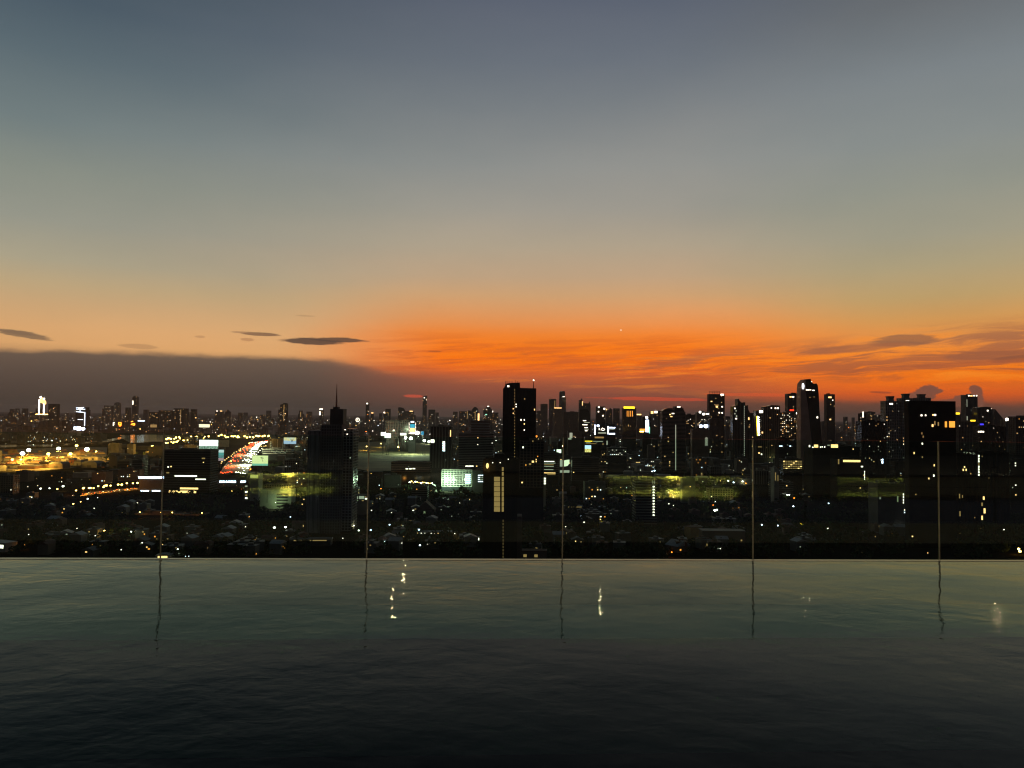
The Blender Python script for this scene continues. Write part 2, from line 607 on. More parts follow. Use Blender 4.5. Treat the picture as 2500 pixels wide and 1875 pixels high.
hh = t_.m('ADD', t_.m('MULTIPLY', hh, t_.step(pt, .36, .66, .25, 1.15)), t_.m('MULTIPLY', n3, 1.6))
bmp = t_.node('ShaderNodeBump')
bmp.inputs['Strength'].default_value = 1.0
bmp.inputs['Distance'].default_value = .0036
wat_m.node_tree.links.new(hh, bmp.inputs['Height'])
wat_m.node_tree.links.new(bmp.outputs[0], wfr.inputs['Normal'])
wat_m.node_tree.links.new(bmp.outputs[0], wgl.inputs['Normal'])
wm = MB()
nx, ny = 220, 70
for j in range(ny + 1):
    for i in range(nx + 1):
        x = PX0 + (PX1 - PX0) * i / nx
        y = NEAR + (RIM - NEAR) * j / ny
        z = .0016 * math.sin(1.7 * x + 2.3 * y) + .0013 * math.sin(-2.4 * x + 3.1 * y + 1) + .0007 * math.sin(4.1 * x + 1.3 * y + 2)
        calm = min(1, (RIM - y) / .8)
        wm.v.append((x, y, WATER + z * calm))
for j in range(ny):
    for i in range(nx):
        a = j * (nx + 1) + i
        wm.f.append((a, a + 1, a + nx + 2, a + nx + 1))
tag(wm.build('pool_water', wat_m, smooth=True), kind='structure')

# ------------------------------------------------------------------ glass balustrade
gl_m = bpy.data.materials.new('balustrade_glass')
gl_m.use_nodes = True
tt = gl_m.node_tree
tt.nodes.clear()
n = NB(tt)
geo = n.node('ShaderNodeNewGeometry')
ior = n.m('ADD', 1.52, n.m('MULTIPLY', geo.outputs['Backfacing'], 1 / 1.52 - 1.52))
fr = n.node('ShaderNodeFresnel')
tt.links.new(ior, fr.inputs[0])
tr = n.node('ShaderNodeBsdfTransparent')
tr.inputs[0].default_value = (.89, .985, .945, 1)
gs = n.node('ShaderNodeBsdfGlossy')
gs.inputs['Roughness'].default_value = 0.0
gs.inputs[0].default_value = (1, 1, 1, 1)
ms = n.node('ShaderNodeMixShader')
tt.links.new(fr.outputs[0], ms.inputs[0])
tt.links.new(tr.outputs[0], ms.inputs[1])
tt.links.new(gs.outputs[0], ms.inputs[2])
o_ = n.node('ShaderNodeOutputMaterial')
tt.links.new(ms.outputs[0], o_.inputs[0])
edge_m = mat('glass_edge', (.34, .32, .24), .35, .3, 3)
clamp_m = mat('steel_shoe', (.12, .12, .12), .4, .2, 3, 1.0)

bal = thing('glass_balustrade', 'frameless clear glass balustrade standing beyond the pool rim', 'balustrade', (0, GLASS, WATER))
seams = []
for u, v in ((396, 1210), (898, 1210), (1374, 1212), (1838, 1218), (2292, 1223)):
    r_ = ray(u, v)
    seams.append((CAM + r_ * (GLASS / r_.y)).x)
step_ = (seams[-1] - seams[0]) / 4
xs = [seams[0] - step_ * k for k in range(6, 0, -1)] + seams + [seams[-1] + step_ * k for k in range(1, 7)]
TOPZ = 1.31
for a, b in zip(xs, xs[1:]):
    MB().box(a + .008, b - .008, -.008, .008, -1.45, TOPZ).build('pane', gl_m, bal)
for a in xs:
    MB().box(a - .0075, a + .0075, -.0075, .0075, -1.45, TOPZ).build('joint', edge_m, bal)
MB().box(xs[0], xs[-1], -.06, .06, -1.495, -1.36).build('base_shoe', clamp_m, bal)

# ------------------------------------------------------------------ lamps that glint in the water (behind the viewer)
lamp_m = emit('pool_lamp_glow', (255, 222, 170), 2600, True)
dark_m = mat('dark_metal', (.03, .03, .03), .5, .2, 2, .6)
GL = [(987, 1408, 'low'), (955, 1478, 'first'), (1467, 1470, 'second'), (1967, 1485, 'third'), (2432, 1490, 'fourth')]
words = ['with the lowest globe of all', 'behind the seam nearest the tall mast tower', 'facing the twin block tower', 'facing the leaning tower', 'facing the wide black tower']
for (u, v, _), wd in zip(GL, words):
    r_ = ray(u, v)
    hit = CAM + r_ * ((WATER - CAMZ) / r_.z)
    d = Vector((r_.x, r_.y, -r_.z)).normalized()            # off the water
    p = hit + d * ((GLASS - hit.y) / d.y)
    d = Vector((d.x, -d.y, d.z))                            # off the glass
    p = p + d * ((-1.2 - p.y) / d.y)
    lp = thing('poolside_lamp', 'slim poolside lamp post ' + wd, 'lamp', (p.x, p.y, WATER + .25), 0, 'poolside lamps on the deck')
    hgt = p.z - WATER - .25
    MB().tube((0, 0, 0), (0, 0, hgt - .09), .03, .022, 10).tube((0, 0, 0), (0, 0, .03), .09, .09, 12).build('post', dark_m, lp)
    MB().tube((0, 0, hgt + .07), (0, 0, hgt + .1), .12, .03, 12).build('cap', dark_m, lp)
    MB().ball((0, 0, hgt), .038, 6, 12).build('globe', lamp_m, lp, smooth=True)
# lights tucked under the near coping: they show as a yellow glow mirrored in the glass
uw_m = emit('coping_lamp_glow', (250, 228, 100), 360, True)
ut_m = emit('coping_tube_glow', (222, 226, 100), 34, True)
uf_m = emit('coping_tube_faint', (210, 222, 100), 13, True)
MB().box(PX0, PX1, NEAR - .001, NEAR + .012, WATER + .004, WATER + .252).build('coping_riser', mat('riser_stone', (.45, .43, .30), .7, .2, 1.5))
bpy.data.objects['coping_riser']['kind'] = 'structure'
for u, lb, hl in ((702, 'mirrored below the spired tower', .95), (1646, 'mirrored below the twin-domed tower', 1.5), (2128, 'mirrored left of the wide black tower', .8)):
    r_ = ray(u, 1182)
    x = (r_ * ((2 * GLASS - NEAR) / r_.y)).x
    ul = thing('coping_light', 'slim light tucked under the pool coping, ' + lb, 'light', (x, NEAR + .105, WATER + .252), 0, 'lights under the pool coping')
    MB().box(-hl - .02, hl + .02, -.012, .012, -.036, .0).build('housing', clamp_m, ul)
    MB().box(-hl, hl, -.022, -.0125, -.026, -.010).build('tube', ut_m if u < 2000 else uf_m, ul)
    if u < 2000:
        MB().box(-.10, .10, -.036, -.0225, -.032, -.002).build('lens', uw_m, ul)
# ------------------------------------------------------------------ city: materials and builders
conc_a = mat('concrete_grey', (.16, .155, .14), .8, .25, .05)
conc_b = mat('concrete_brown', (.15, .11, .085), .8, .25, .05)
conc_c = mat('concrete_pale', (.30, .29, .26), .8, .2, .05)
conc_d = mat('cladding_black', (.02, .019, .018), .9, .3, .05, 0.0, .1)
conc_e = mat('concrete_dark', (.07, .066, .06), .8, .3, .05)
conc_g = mat('concrete_green', (.15, .17, .135), .8, .25, .05)
glass_d = mat('window_glass_dark', (.018, .02, .022), .18, .3, .1)
roof_r = mat('roof_tile_red', (.10, .045, .03), .8, .35, .4)
roof_g = mat('roof_sheet_grey', (.12, .12, .12), .6, .35, .4)
roof_p = mat('roof_sheet_pale', (.30, .31, .31), .5, .2, .4)
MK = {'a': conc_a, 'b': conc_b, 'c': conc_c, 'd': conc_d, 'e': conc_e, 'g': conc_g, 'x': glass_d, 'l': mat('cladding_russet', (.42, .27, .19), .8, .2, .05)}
EM = {
    'w': emit('light_warm', (255, 200, 124), 2.4), 'W': emit('light_white', (255, 240, 214), 3.2), 'c': emit('light_cool', (222, 238, 255), 3.2),
    'a': emit('light_amber', (255, 160, 60), 1.5), 'd': emit('light_dim', (226, 180, 110), .45), 'p': emit('light_pale_dim', (214, 220, 190), .55),
    'g': emit('light_green', (150, 255, 200), 1.6), 'r': emit('light_red', (255, 50, 24), 3.0), 'y': emit('light_yellow', (255, 214, 40), 2.6),
    'b': emit('light_blue', (70, 60, 255), 1.6), 't': emit('light_teal', (60, 190, 220), .9), 'H': emit('light_hard_white', (255, 248, 232), 14),
    'h': emit('light_hard_warm', (255, 196, 96), 14), 'C': emit('light_hard_cool', (214, 228, 255), 12), 'o': emit('light_orange', (255, 128, 36), 7),
    'R': emit('light_tail_red', (255, 60, 16), 46), 'Q': emit('light_headlight', (255, 240, 200), 70), 'n': emit('light_faint', (210, 170, 110), .10), 'k': emit('light_pale_yellow', (226, 222, 120), .62), 'm': emit('light_glow_green', (196, 214, 160), .34),
}
PROT = []                                   # protected picture areas: u0, u1, v0, v1, distance


def protect(u0, u1, v0, v1, D):
    PROT.append((u0, u1, v0, v1, D))


UNIT = MB().box(-.5, .5, -.06, 0, -.5, .5).mesh('window_pane')
WIN_MESH = {}


def win_mesh(key):
    if key not in WIN_MESH:
        me = UNIT.copy()
        me.materials.append(EM[key])
        WIN_MESH[key] = me
    return WIN_MESH[key]


def put_window(root, x, y, z, sx, sz, key, name='lit_window'):
    o = link(name, win_mesh(key), root)
    o.location = (x, y, z)
    o.scale = (sx, 1, sz)
    return o


def frame_at(u, D, v=1013):
    p = W(u, v, D)
    return Vector((p.x, p.y, 0))


NWIN = [0]


def tower(label, u0, u1, vt, D, style='band', m='a', depth=None, lit=.05, keys='wwWcaddp', top=None, fl=3.3, bay=3.8, name='tower', cat='tower',
          group=None, wins=(), strips=(), roof=True, vb=None, indiv=None, seed=None, prot=True, crown_m=None):
    rnd = random.Random(seed if seed is not None else int(u0 * 7 + D))
    uc = (u0 + u1) / 2
    o = frame_at(uc, D, vt)
    root = thing(name, label, cat, o, -YAW, group)

    def loc(u, v):
        q = W(u, v, D) - o
        return q.dot(RH), q.z
    xl, h = loc(u0, vt)[0], loc(uc, vt)[1]
    xr = loc(u1, vt)[0]
    wdt = xr - xl
    dp = depth or max(12, min(wdt * .8, 34))
    if top:
        tp = [loc(*q) for q in top]
        h = max(z for _, z in tp)
        pts = [(tp[0][0], 0), (tp[-1][0], 0)] + tp[::-1]
    else:
        tp = [(xl, h), (xr, h)]
        pts = [(xl, 0), (xr, 0), (xr, h), (xl, h)]

    def hmax(x):
        for (xa, za), (xb, zb) in zip(tp, tp[1:]):
            if xa <= x <= xb:
                return za + (zb - za) * (x - xa) / max(1e-6, xb - xa) if xb > xa else min(za, zb)
        return 0
    core = style in ('band', 'grid', 'fin') and D < 3600
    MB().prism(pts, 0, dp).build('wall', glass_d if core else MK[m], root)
    zlo = 3.0 if vb is None else max(3.0, loc(uc, vb)[1])
    if core:
        f = MB()
        xm = [xl + wdt * (k + .5) / 12 for k in range(12)]
        z = zlo
        t = 1.25 if style == 'band' else .75
        while style != 'fin' and z < h - .3:
            ok = [x for x in xm if hmax(x) >= z + t * .5]
            if ok:
                a = xl - .35 if ok[0] == xm[0] else ok[0] - wdt / 24
                b = xr + .35 if ok[-1] == xm[-1] else ok[-1] + wdt / 24
                f.box(a, b, -.45, dp + .35, z, z + t)
            z += fl
        if style in ('grid', 'fin'):
            nb = max(2, round(wdt / bay))
            for k in range(nb + 1):
                x = xl + wdt * k / nb
                hh_ = hmax(min(max(x, xl + .01), xr - .01))
                wd = .42 if style == 'grid' else .6
                f.box(x - wd, x + wd, -.55, .2, zlo, hh_)
            for q in range(4):
                y = dp * (q + .5) / 4
                for sx in (xl, xr):
                    f.box(sx - .4, sx + .4, y - .5, y + .5, zlo, h if not top else hmax(min(max(sx, xl + .01), xr - .01)))
        tag(f.build('facade_grid', MK[m], root), kind='stuff')
    # lit windows
    ind = indiv if indiv is not None else D < 2100
    joined = {}
    sw = max(1.5, D / FPX * 1.15)
    sh_ = max(1.5, D / FPX * .85)
    fl2 = fl * max(1, round(sh_ / 2.0))
    bay2 = max(bay, sw * 1.25)
    nb = max(1, int((wdt - 1.5) / bay2))
    z = zlo + 1.25
    while z < h - 2 and lit > 0:
        row = rnd.random()
        for k in range(nb):
            pr = lit * (3.0 if row > .93 else .75)
            if rnd.random() > pr:
                continue
            x = xl + .75 + (k + .5) * (wdt - 1.5) / nb
            if hmax(x) < z + 2.2:
                continue
            key = rnd.choice(keys)
            sx, sz = min(sw * rnd.uniform(.7, 1.3), bay2), min(sh_ * rnd.uniform(.7, 1.1), fl2 - 1.0)
            if ind:
                put_window(root, x, -.14, z + .9, sx, sz, key)
                NWIN[0] += 1
            else:
                joined.setdefault(key, MB()).box(x - sx / 2, x + sx / 2, -.6, -.2, z, z + sz)
        z += fl2
    for key, b in joined.items():
        tag(b.build('window_lights', EM[key], root), kind='stuff')
    for q in wins:                           # windows read off one by one: u, v, width px, height px, key
        u, v, wp, hp, key = q[:5]
        x, z = loc(u, v)
        put_window(root, x, -.62, z, wp * D / FPX, hp * D / FPX, key, q[5] if len(q) > 5 else 'lit_window')
    for (ua, va, ub, vb_, wp, key) in strips:   # lit lines: light strips fixed to the front
        xa, za = loc(ua, va)
        xb, zb = loc(ub, vb_)
        MB().tube((xa, -.8, za), (xb, -.8, zb), wp * D / FPX / 2, n=6).build('glow_strip', EM[key], root)
    if roof and not top and D < 3600:
        r = MB()
        r.box(xl - .2, xr + .2, -.3, .3, h, h + 1.0).box(xl - .2, xr + .2, dp - .3, dp + .3, h, h + 1.0)
        r.box(xl - .2, xl + .3, .3, dp - .3, h, h + 1.0).box(xr - .3, xr + .2, .3, dp - .3, h, h + 1.0)
        rfo = r.build('roof_parapet', MK[crown_m or m], root)
        a = rnd.uniform(.15, .45)
        MB().box(xl + wdt * a, xl + wdt * (a + .3), dp * .3, dp * .7, h, h + rnd.uniform(2.5, 4.5)).build('plant_room', MK[m], rfo)
        MB().box(xl + wdt * .8, xl + wdt * .9, dp * .4, dp * .6, h, h + 2.2).build('water_tank', MK[m], rfo)
        for _ in range(rnd.randint(0, 2)):
            ax, ay = xl + wdt * rnd.uniform(.1, .9), dp * rnd.uniform(.2, .8)
            MB().tube((ax, ay, h), (ax, ay, h + rnd.uniform(3, 9)), max(.12, D / 9000), n=5).build('roof_antenna', MK[m], rfo)
    if prot:
        protect(u0 - 2, u1 + 2, vt - 2, vb or min(1360, vt + 60), D)
    return root, loc, (xl, xr, h, dp)


def block(root, loc, D, u0, u1, v0, v1, y0, y1, name, m):   # a further box on a tower, given by its outline
    xl, zt = loc(u0, v0)
    xr = loc(u1, v0)[0]
    zb = loc((u0 + u1) / 2, v1)[1]
    return MB().box(xl, xr, y0, y1, max(0, zb), zt).build(name, m, root)


def lettering(root, text, x, y, z, size, key):
    c = bpy.data.curves.new('lettering', 'FONT')
    c.body = text
    c.size = size
    c.align_x, c.align_y = 'CENTER', 'CENTER'
    c.extrude = size * .03
    c.materials.append(EM[key])
    tmp = bpy.data.objects.new('tmp', c)
    me = bpy.data.meshes.new_from_object(tmp)
    bpy.data.objects.remove(tmp)
    o = link('lettering', me, root)
    o.location = (x, y, z)
    o.rotation_euler = (R(90), 0, 0)
    return o


# ------------------------------------------------------------------ setting: water and roads
def sheet(name, pix, z, material, thick=None):
    me = bpy.data.meshes.new(name)
    v = [tuple(G(u, v_, z)) for u, v_ in pix]
    me.from_pydata(v, [], [tuple(range(len(v)))])
    b = bmesh.new()
    b.from_mesh(me)
    for f in b.faces:
        if f.normal.z < 0:
            f.normal_flip()
    b.to_mesh(me)
    b.free()
    me.materials.append(material)
    return tag(link(name, me), kind='structure')


river_m = mat('river_water', (.02, .022, .02), .12, .3, .01)
sheet('river', [(1, 1092), (60, 1090), (130, 1090), (205, 1083), (262, 1079), (300, 1071), (318, 1081), (345, 1080.5), (372, 1078), (430, 1079),
                (432, 1062), (380, 1061), (320, 1061.5), (292, 1062), (300, 1066), (268, 1072), (205, 1079), (130, 1085), (1, 1086)], .3, river_m)
yard_m = mat('port_yard', (.22, .19, .13), .85, .35, .01)
sheet('port_yard', [(-40, 1146), (90, 1150), (170, 1143), (258, 1130), (262, 1092), (180, 1092), (60, 1096), (-40, 1099)], .2, yard_m)
field_m = mat('open_field', (.17, .14, .07), .95, .5, .012)
sheet('field', [(862, 1142), (900, 1150), (1040, 1148), (1060, 1120), (1052, 1084), (1000, 1080), (930, 1078), (866, 1080)], .2, field_m)
asph_m = mat('road_asphalt', (.06, .058, .055), .8, .2, .05)
sheet('road', [(178, 1214), (236, 1206), (300, 1199), (338, 1195), (338, 1189.5), (300, 1193), (236, 1199), (178, 1206)], .25, asph_m)
protect(0, 262, 1088, 1148, 99999)
protect(255, 440, 1056, 1083, 99999)
protect(864, 1056, 1078, 1146, 99999)
protect(178, 338, 1186, 1216, 99999)

# elevated expressway: deck with parapets on piers
DK = 14.0
LE = [(534, 1158), (553, 1132), (572, 1111), (592, 1095), (606, 1087), (618, 1081.5), (640, 1077), (664, 1074.5)]
RE_ = [(604, 1158), (616, 1132), (624, 1113), (630, 1100), (633, 1092), (638, 1086), (652, 1081), (668, 1078)]
Lp = [G(u, v, DK) for u, v in LE]
Rp = [G(u, v, DK) for u, v in RE_]
ex = MB()
for k in range(len(Lp) - 1):
    a, b, c, d = Lp[k], Rp[k], Rp[k + 1], Lp[k + 1]
    dn = Vector((0, 0, -1.8))
    ex.quad(a, b, c, d)
    ex.quad(a + dn, d + dn, c + dn, b + dn)
    ex.quad(a + dn, b + dn, b, a)
    for p, q in ((a, d), (b, c)):
        ex.quad(p + dn, q + dn, q + Vector((0, 0, 1)), p + Vector((0, 0, 1)))
expw = tag(ex.build('expressway', mat('expressway_deck', (.13, .12, .11), .8, .2, .05)), kind='structure')
for k in range(0, len(Lp) - 1):
    for t in (.15, .5, .85):
        c = (Lp[k].lerp(Lp[k + 1], t) + Rp[k].lerp(Rp[k + 1], t)) / 2
        MB().box(c.x - 2, c.x + 2, c.y - 1.5, c.y + 1.5, 0, DK - 1.81).build('pier', conc_a, expw)
protect(528, 672, 1074, 1152, 99999)


def on_deck(s, t):
    k = min(len(Lp) - 2, int(t * (len(Lp) - 1)))
    f = t * (len(Lp) - 1) - k
    a, b = Lp[k].lerp(Lp[k + 1], f), Rp[k].lerp(Rp[k + 1], f)
    dirv = (Lp[k + 1] - Lp[k] + Rp[k + 1] - Rp[k]).normalized()
    return a.lerp(b, s), dirv


# cars
def car_proto(paint, away):
    r = thing('car', 'x', 'car')
    b = MB()
    b.prism([(-.9, .3), (.9, .3), (.92, .85), (.8, .95), (-.8, .95), (-.92, .85)], -2.2, 2.2)
    b.v[-12:] = b.v[-12:]
    i = len(b.v)
    b.v += [(-.78, -1.5, .95), (.78, -1.5, .95), (.78, 1.1, .95), (-.78, 1.1, .95), (-.6, -.9, 1.45), (.6, -.9, 1.45), (.6, .4, 1.45), (-.6, .4, 1.45)]
    b.f += [tuple(i + k for k in q) for q in ((4, 5, 6, 7), (0, 1, 5, 4), (1, 2, 6, 5), (2, 3, 7, 6), (3, 0, 4, 7))]
    b.build('body', paint, r)
    for sx in (-.7, .7):
        for sy in (-1.35, 1.35):
            MB().tube((sx * 1.14, sy, .32), (sx * 1.34, sy, .32), .32, n=10).build('wheel', conc_d, r)
    for sx in (-.6, .6):
        if away:
            MB().box(sx - .34, sx + .34, -2.34, -2.21, .5, .95).build('tail_light', EM['R'], r)
        else:
            MB().box(sx - .32, sx + .32, -2.34, -2.21, .42, .9).build('headlight', EM['Q'], r)
    return r


paints = [mat('car_paint_white', (.5, .5, .5), .35, .05), mat('car_paint_dark', (.03, .03, .035), .35, .05)]
protos = {(i, aw): car_proto(p, aw) for i, p in enumerate(paints) for aw in (True, False)}
used_p = set()
rc = random.Random(5)


def place_car(p, d, away, label, group):
    key = (rc.randint(0, 1), away)
    o = protos[key] if key not in used_p else copy_tree(protos[key])
    used_p.add(key)
    o.location = p
    a = math.atan2(-d.x, d.y)
    o.rotation_euler = (0, 0, a)
    tag(o, label, 'car', group)


for lane in range(6):                        # left carriageway, driving away: red tail lights
    s = .05 + lane * .072
    t = rc.uniform(0, .03)
    while t < .97:
        p, d = on_deck(s, t)
        p.z += .02
        place_car(p, d, True, 'car driving away with red tail lights on the curving expressway', 'cars driving away on the expressway')
        t += rc.uniform(.035, .085)
for lane in range(5):                        # right carriageway, coming: headlights
    s = .57 + lane * .085
    t = rc.uniform(0, .03)
    while t < .93:
        p, d = on_deck(s, t)
        p.z += .02
        place_car(p, d, False, 'car coming with white headlights on the curving expressway', 'cars coming along the expressway')
        t += rc.uniform(.03, .075)
for k in range(22):                          # street on the far left
    f = (k + rc.random() * .6) / 22
    u, v = 182 + 154 * f, 1211 - 18.5 * f + rc.uniform(-2.0, 2.0)
    p = G(u, v, .27)
    place_car(p, RH * .9 + FH * .1, rc.random() < .5, 'car in the queue on the orange lit street at far left', 'cars on the lit street at far left')
for k, o in protos.items():
    if k not in used_p:
        for ch in list(o.children):
            bpy.data.objects.remove(ch)
        bpy.data.objects.remove(o)

# ------------------------------------------------------------------ street lamps
BALL = MB().ball((0, 0, 0), 1.0, 4, 8).mesh('lamp_head')
BALLS = {}
POLE = MB().tube((0, 0, 0), (0, 0, 1), .5, .3, 6).mesh('lamp_pole')
POLE.materials.append(dark_m)


def lamp(u, v, key, px, label, group, z=9.0, D=None, name='street_lamp', cat='street lamp', power=0, color=(255, 190, 100)):
    if key not in BALLS:
        me = BALL.copy()
        me.materials.append(EM[key])
        BALLS[key] = me
    p = G(u, v, z) if D is None else W(u, v, D)
    root = thing(name, label, cat, (p.x, p.y, 0), 0, group)
    o = link('pole', POLE, root)
    o.scale = (.3, .3, p.z - .2)
    h_ = link('lamp_head', BALLS[key], root)
    r = max(.3, px * (p - CAM).dot(FH) / FPX / 2)
    h_.location = (0, 0, p.z)
    h_.scale = (r, r, r * .8)
    if power:
        point_light('lamp_light', (0, 0, p.z - r - .6), color, power, r, root)
    return root
# ------------------------------------------------------------------ near and middle towers, read off one by one
T = tower
# tall black twin-block tower in the middle
D = 900
root, loc, (xl, xr, h, dp) = T('tall black tower of two joined slabs with a lamp-tipped mast, centre of the skyline', 1228, 1308, 947, D, 'fin', 'd', 26, .0, name='twin_block_tower', vb=1300, roof=False,
    top=[(1228, 949), (1231, 946), (1235, 937), (1244, 935), (1269, 934), (1270, 947), (1308, 948)],
    wins=[(1241, 943, 4.5, 4, 'W')] + [(1256.5, 952 + 7.4 * k, 1.6, 2.2, 'd') for k in range(24)] +
         [(1260, 987, 2, 2.5, 'W'), (1260, 993, 2, 2.5, 'W'), (1253, 998, 2, 2.5, 'w'), (1253, 1009, 2, 2.5, 'w'), (1281, 974, 2.5, 3, 'd'), (1272, 1025, 2.2, 4, 'W'),
          (1280, 1025, 2.2, 3, 'W'), (1280, 1035, 2.4, 3, 'w'), (1280, 1050, 2.2, 3, 'W'), (1305, 1000, 2, 4, 'w')])
xm, zm = loc(1303, 928)
MB().tube((xm, 4, h - 8), (xm, 4, zm), .5, .25, 8).build('mast', conc_d, root)
MB().ball((xm, 4, zm), .9).build('mast_lamp', EM['W'], bpy.data.objects[[c.name for c in root.children if c.name.startswith('mast')][0]])
rl = MB()
for u in (1234, 1238, 1243, 1250, 1258, 1264):
    x, z = loc(u, 934)
    rl.tube((x, 6, z - 4), (x, 6, z + (2 if u != 1258 else 3)), .25, n=5)
rl.build('roof_antenna', conc_d, root)

# brown block leaning on its right, and the lower storeys
root, loc, _ = T('dark brown apartment slab with scattered windows right below the black twin-block tower', 1270, 1328, 1078, 880, 'grid', 'b', 22, .05, 'wadw', name='apartment_block', cat='building', vb=1190,
    wins=[(1301, 1127, 5, 4.5, 'w'), (1294, 1133, 5, 4, 'd'), (1309, 1122, 2, 3, 'w'), (1309, 1127, 2, 3, 'w'), (1277, 1092, 3, 4, 'W'), (1301, 1071 + 6, 2, 4, 'd')])

# stair tower building right in front, with big lit stair windows
D = 560
root, loc, (xl, xr, h, dp) = T('near dark tower with a column of big glowing stairwell windows', 1182, 1262, 1124, D, 'fin', 'd', 22, .0, name='stairwell_tower', roof=True, vb=1370)
for k in range(7):                           # stair glazing: panes, each a part
    for (u, wp, key) in ((1213.5, 14.5, 'd'), (1227.5, 5.0, 'd')):
        v = 1169.5 + 12.3 * k
        x, z = loc(u, v)
        put_window(root, x, -.66, z, wp * D / FPX, 11.0 * D / FPX, key, 'stair_window')
for k in range(2):
    x, z = loc(1227.5, 1145 + 11.5 * k)
    put_window(root, x, -.66, z, 4.4 * D / FPX, 9 * D / FPX, 'd', 'stair_window')
for k in range(12):
    x, z = loc(1228.5, 1271 + 8 * k)
    put_window(root, x, -.66, z, 3.4 * D / FPX, 5 * D / FPX, 'n', 'stair_window')
x, z = loc(1190, 1137)
MB().ball((x, -.9, z), 1.0, 5, 10, 2.0).build('wall_lamp', EM['w'], root)
point_light('wall_lamp_light', (x, -2.6, z - 1), (255, 170, 70), 900, .6, root)
for u, v in ((1203, 1129.5), (1221, 1129.5), (1241, 1121)):
    x, z = loc(u, v)
    MB().ball((x, -.9, z), .35).build('wall_lamp', EM['W'], root)
block(root, loc, D, 1262.5, 1275, 1262, 1364, 3, 18, 'lower_wing', conc_b)

# wide black tower on the right
D = 800
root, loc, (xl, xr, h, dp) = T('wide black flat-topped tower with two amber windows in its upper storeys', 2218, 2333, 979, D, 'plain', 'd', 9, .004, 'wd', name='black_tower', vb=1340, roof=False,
    wins=[(2308.5, 1036, 5, 14, 'a', 'amber_window'), (2323.5, 1036, 14, 15, 'a', 'amber_window'), (2276, 1039, 4, 6, 'w'), (2281.5, 1033, 3, 10, 'd'), (2290, 1035, 3, 9, 'd'),
          (2249, 1014, 4, 4, 'W'), (2259, 1014, 3, 3.5, 'W'), (2277, 1013, 3, 3.5, 'w'), (2282, 1013, 5, 4, 'W'), (2251, 1083, 3, 4, 'W'), (2231, 1106, 2.4, 5, 'w'), (2251, 1116, 2.4, 4, 'd'),
          (2250, 1058, 2, 5, 'd'), (2253, 1066, 2, 5, 'd'), (2280, 1136, 2.4, 5, 'w'), (2279, 1161, 3, 5, 'W'), (2267, 1168, 2.6, 4, 'w')])

# spired apartment tower on the left
D = 850
root, loc, (xl, xr, h, dp) = T('pale grid-faced apartment tower stepping up to a thin red spire', 785, 862, 1047, D, 'grid', 'c', 30, .006, 'dp', name='spire_tower', vb=1305, bay=3.4, fl=3.1, roof=False, seed=3)
block(root, loc, D, 786, 838, 1036, 1400, -5, 24, 'centre_slab', conc_e)
block(root, loc, D, 750, 784.6, 1051, 1400, 3, 24, 'side_wing', conc_c)
sg = MB()
for u in (752, 757, 766, 769, 778, 783):
    x, z = loc(u, 1053)
    sg.box(x - .35, x + .35, 2.4, 2.98, 1, z)
tag(sg.build('wing_rib', conc_a, root), kind='stuff')
cg = MB()
for k in range(43):
    x, z = loc(812, 1040 + 6.9 * k)
    if z > 1:
        cg.box(x - 26 * D / FPX, x + 26 * D / FPX, -5.5, -5.02, z, z + .8)
for k in range(9):
    x, z = loc(788 + 6.1 * k, 1037)
    cg.box(x - .35, x + .35, -5.6, -5.01, 1, z)
tag(cg.build('facade_grid', conc_a, root), kind='stuff')
block(root, loc, D, 804, 836, 998, 1036.2, 4, 22, 'upper_stage', conc_e)
block(root, loc, D, 809, 822, 993, 998.2, 8, 16, 'spire_base', conc_e)
x, z0 = loc(815, 994)
x1, z1 = loc(816.5, 937)
MB().tube((x, 12, z0), (x1, 12, (z0 + z1) / 2), 1.1, .7, 8).tube((x1, 12, (z0 + z1) / 2 - .1), (x1, 12, z1), .6, .25, 8).build('spire', mat('spire_red', (.22, .04, .025), .5, .2, 1), root)
for u in (809, 819, 823):
    x, z = loc(u, 993)
    MB().tube((x, 9, z - 1), (x, 9, z + 2), .12, n=5).build('roof_antenna', conc_d, root)
for u, v in ((843, 1049), (848, 1060)):
    x, z = loc(u, v)
    MB().ball((x, -1.0, z), .6).build('roof_lamp', EM['W'], root)

# leaning tower with the white ring sign
D = 2000
root, loc, (xl, xr, h, dp) = T('tallest dark tower on the right, leaning black side and white ring sign at its top', 1957, 2006, 925, D, 'plain', 'l', 30, .0, name='leaning_tower', vb=1150, roof=False,
    top=[(1955, 960), (1957, 936), (1965, 926), (1979, 925), (1980, 931), (1987, 938), (1993, 936), (1996, 941), (1998, 960), (2000, 1000), (2004, 1060), (2008, 1100)])
sd = [loc(*q) for q in ((1966.5, 926.5), (1966.5, 955), (1972, 985), (1978, 1040), (1983, 1090), (1985, 1100), (2008.5, 1100.5), (2004.5, 1060), (2000.4, 1000), (1998.4, 960), (1996.2, 941), (1993, 936.2), (1987, 938.4), (1980.3, 931.4), (1979, 925.6))]
MB().prism(sd, -1.0, -.05).build('black_side', conc_d, root, fix=True)
x, z = loc(1960.3, 943)
ringo = MB()
for k in range(16):
    a, b = 2 * math.pi * k / 16, 2 * math.pi * (k + 1) / 16
    rx, rz = 1.9 * D / FPX, 6.4 * D / FPX
    ringo.tube((x + rx * math.cos(a), -1.0, z + rz * math.sin(a)), (x + rx * math.cos(b), -1.0, z + rz * math.sin(b)), .85 * D / FPX, n=5)
ringo.build('ring_sign', EM['c'], root)
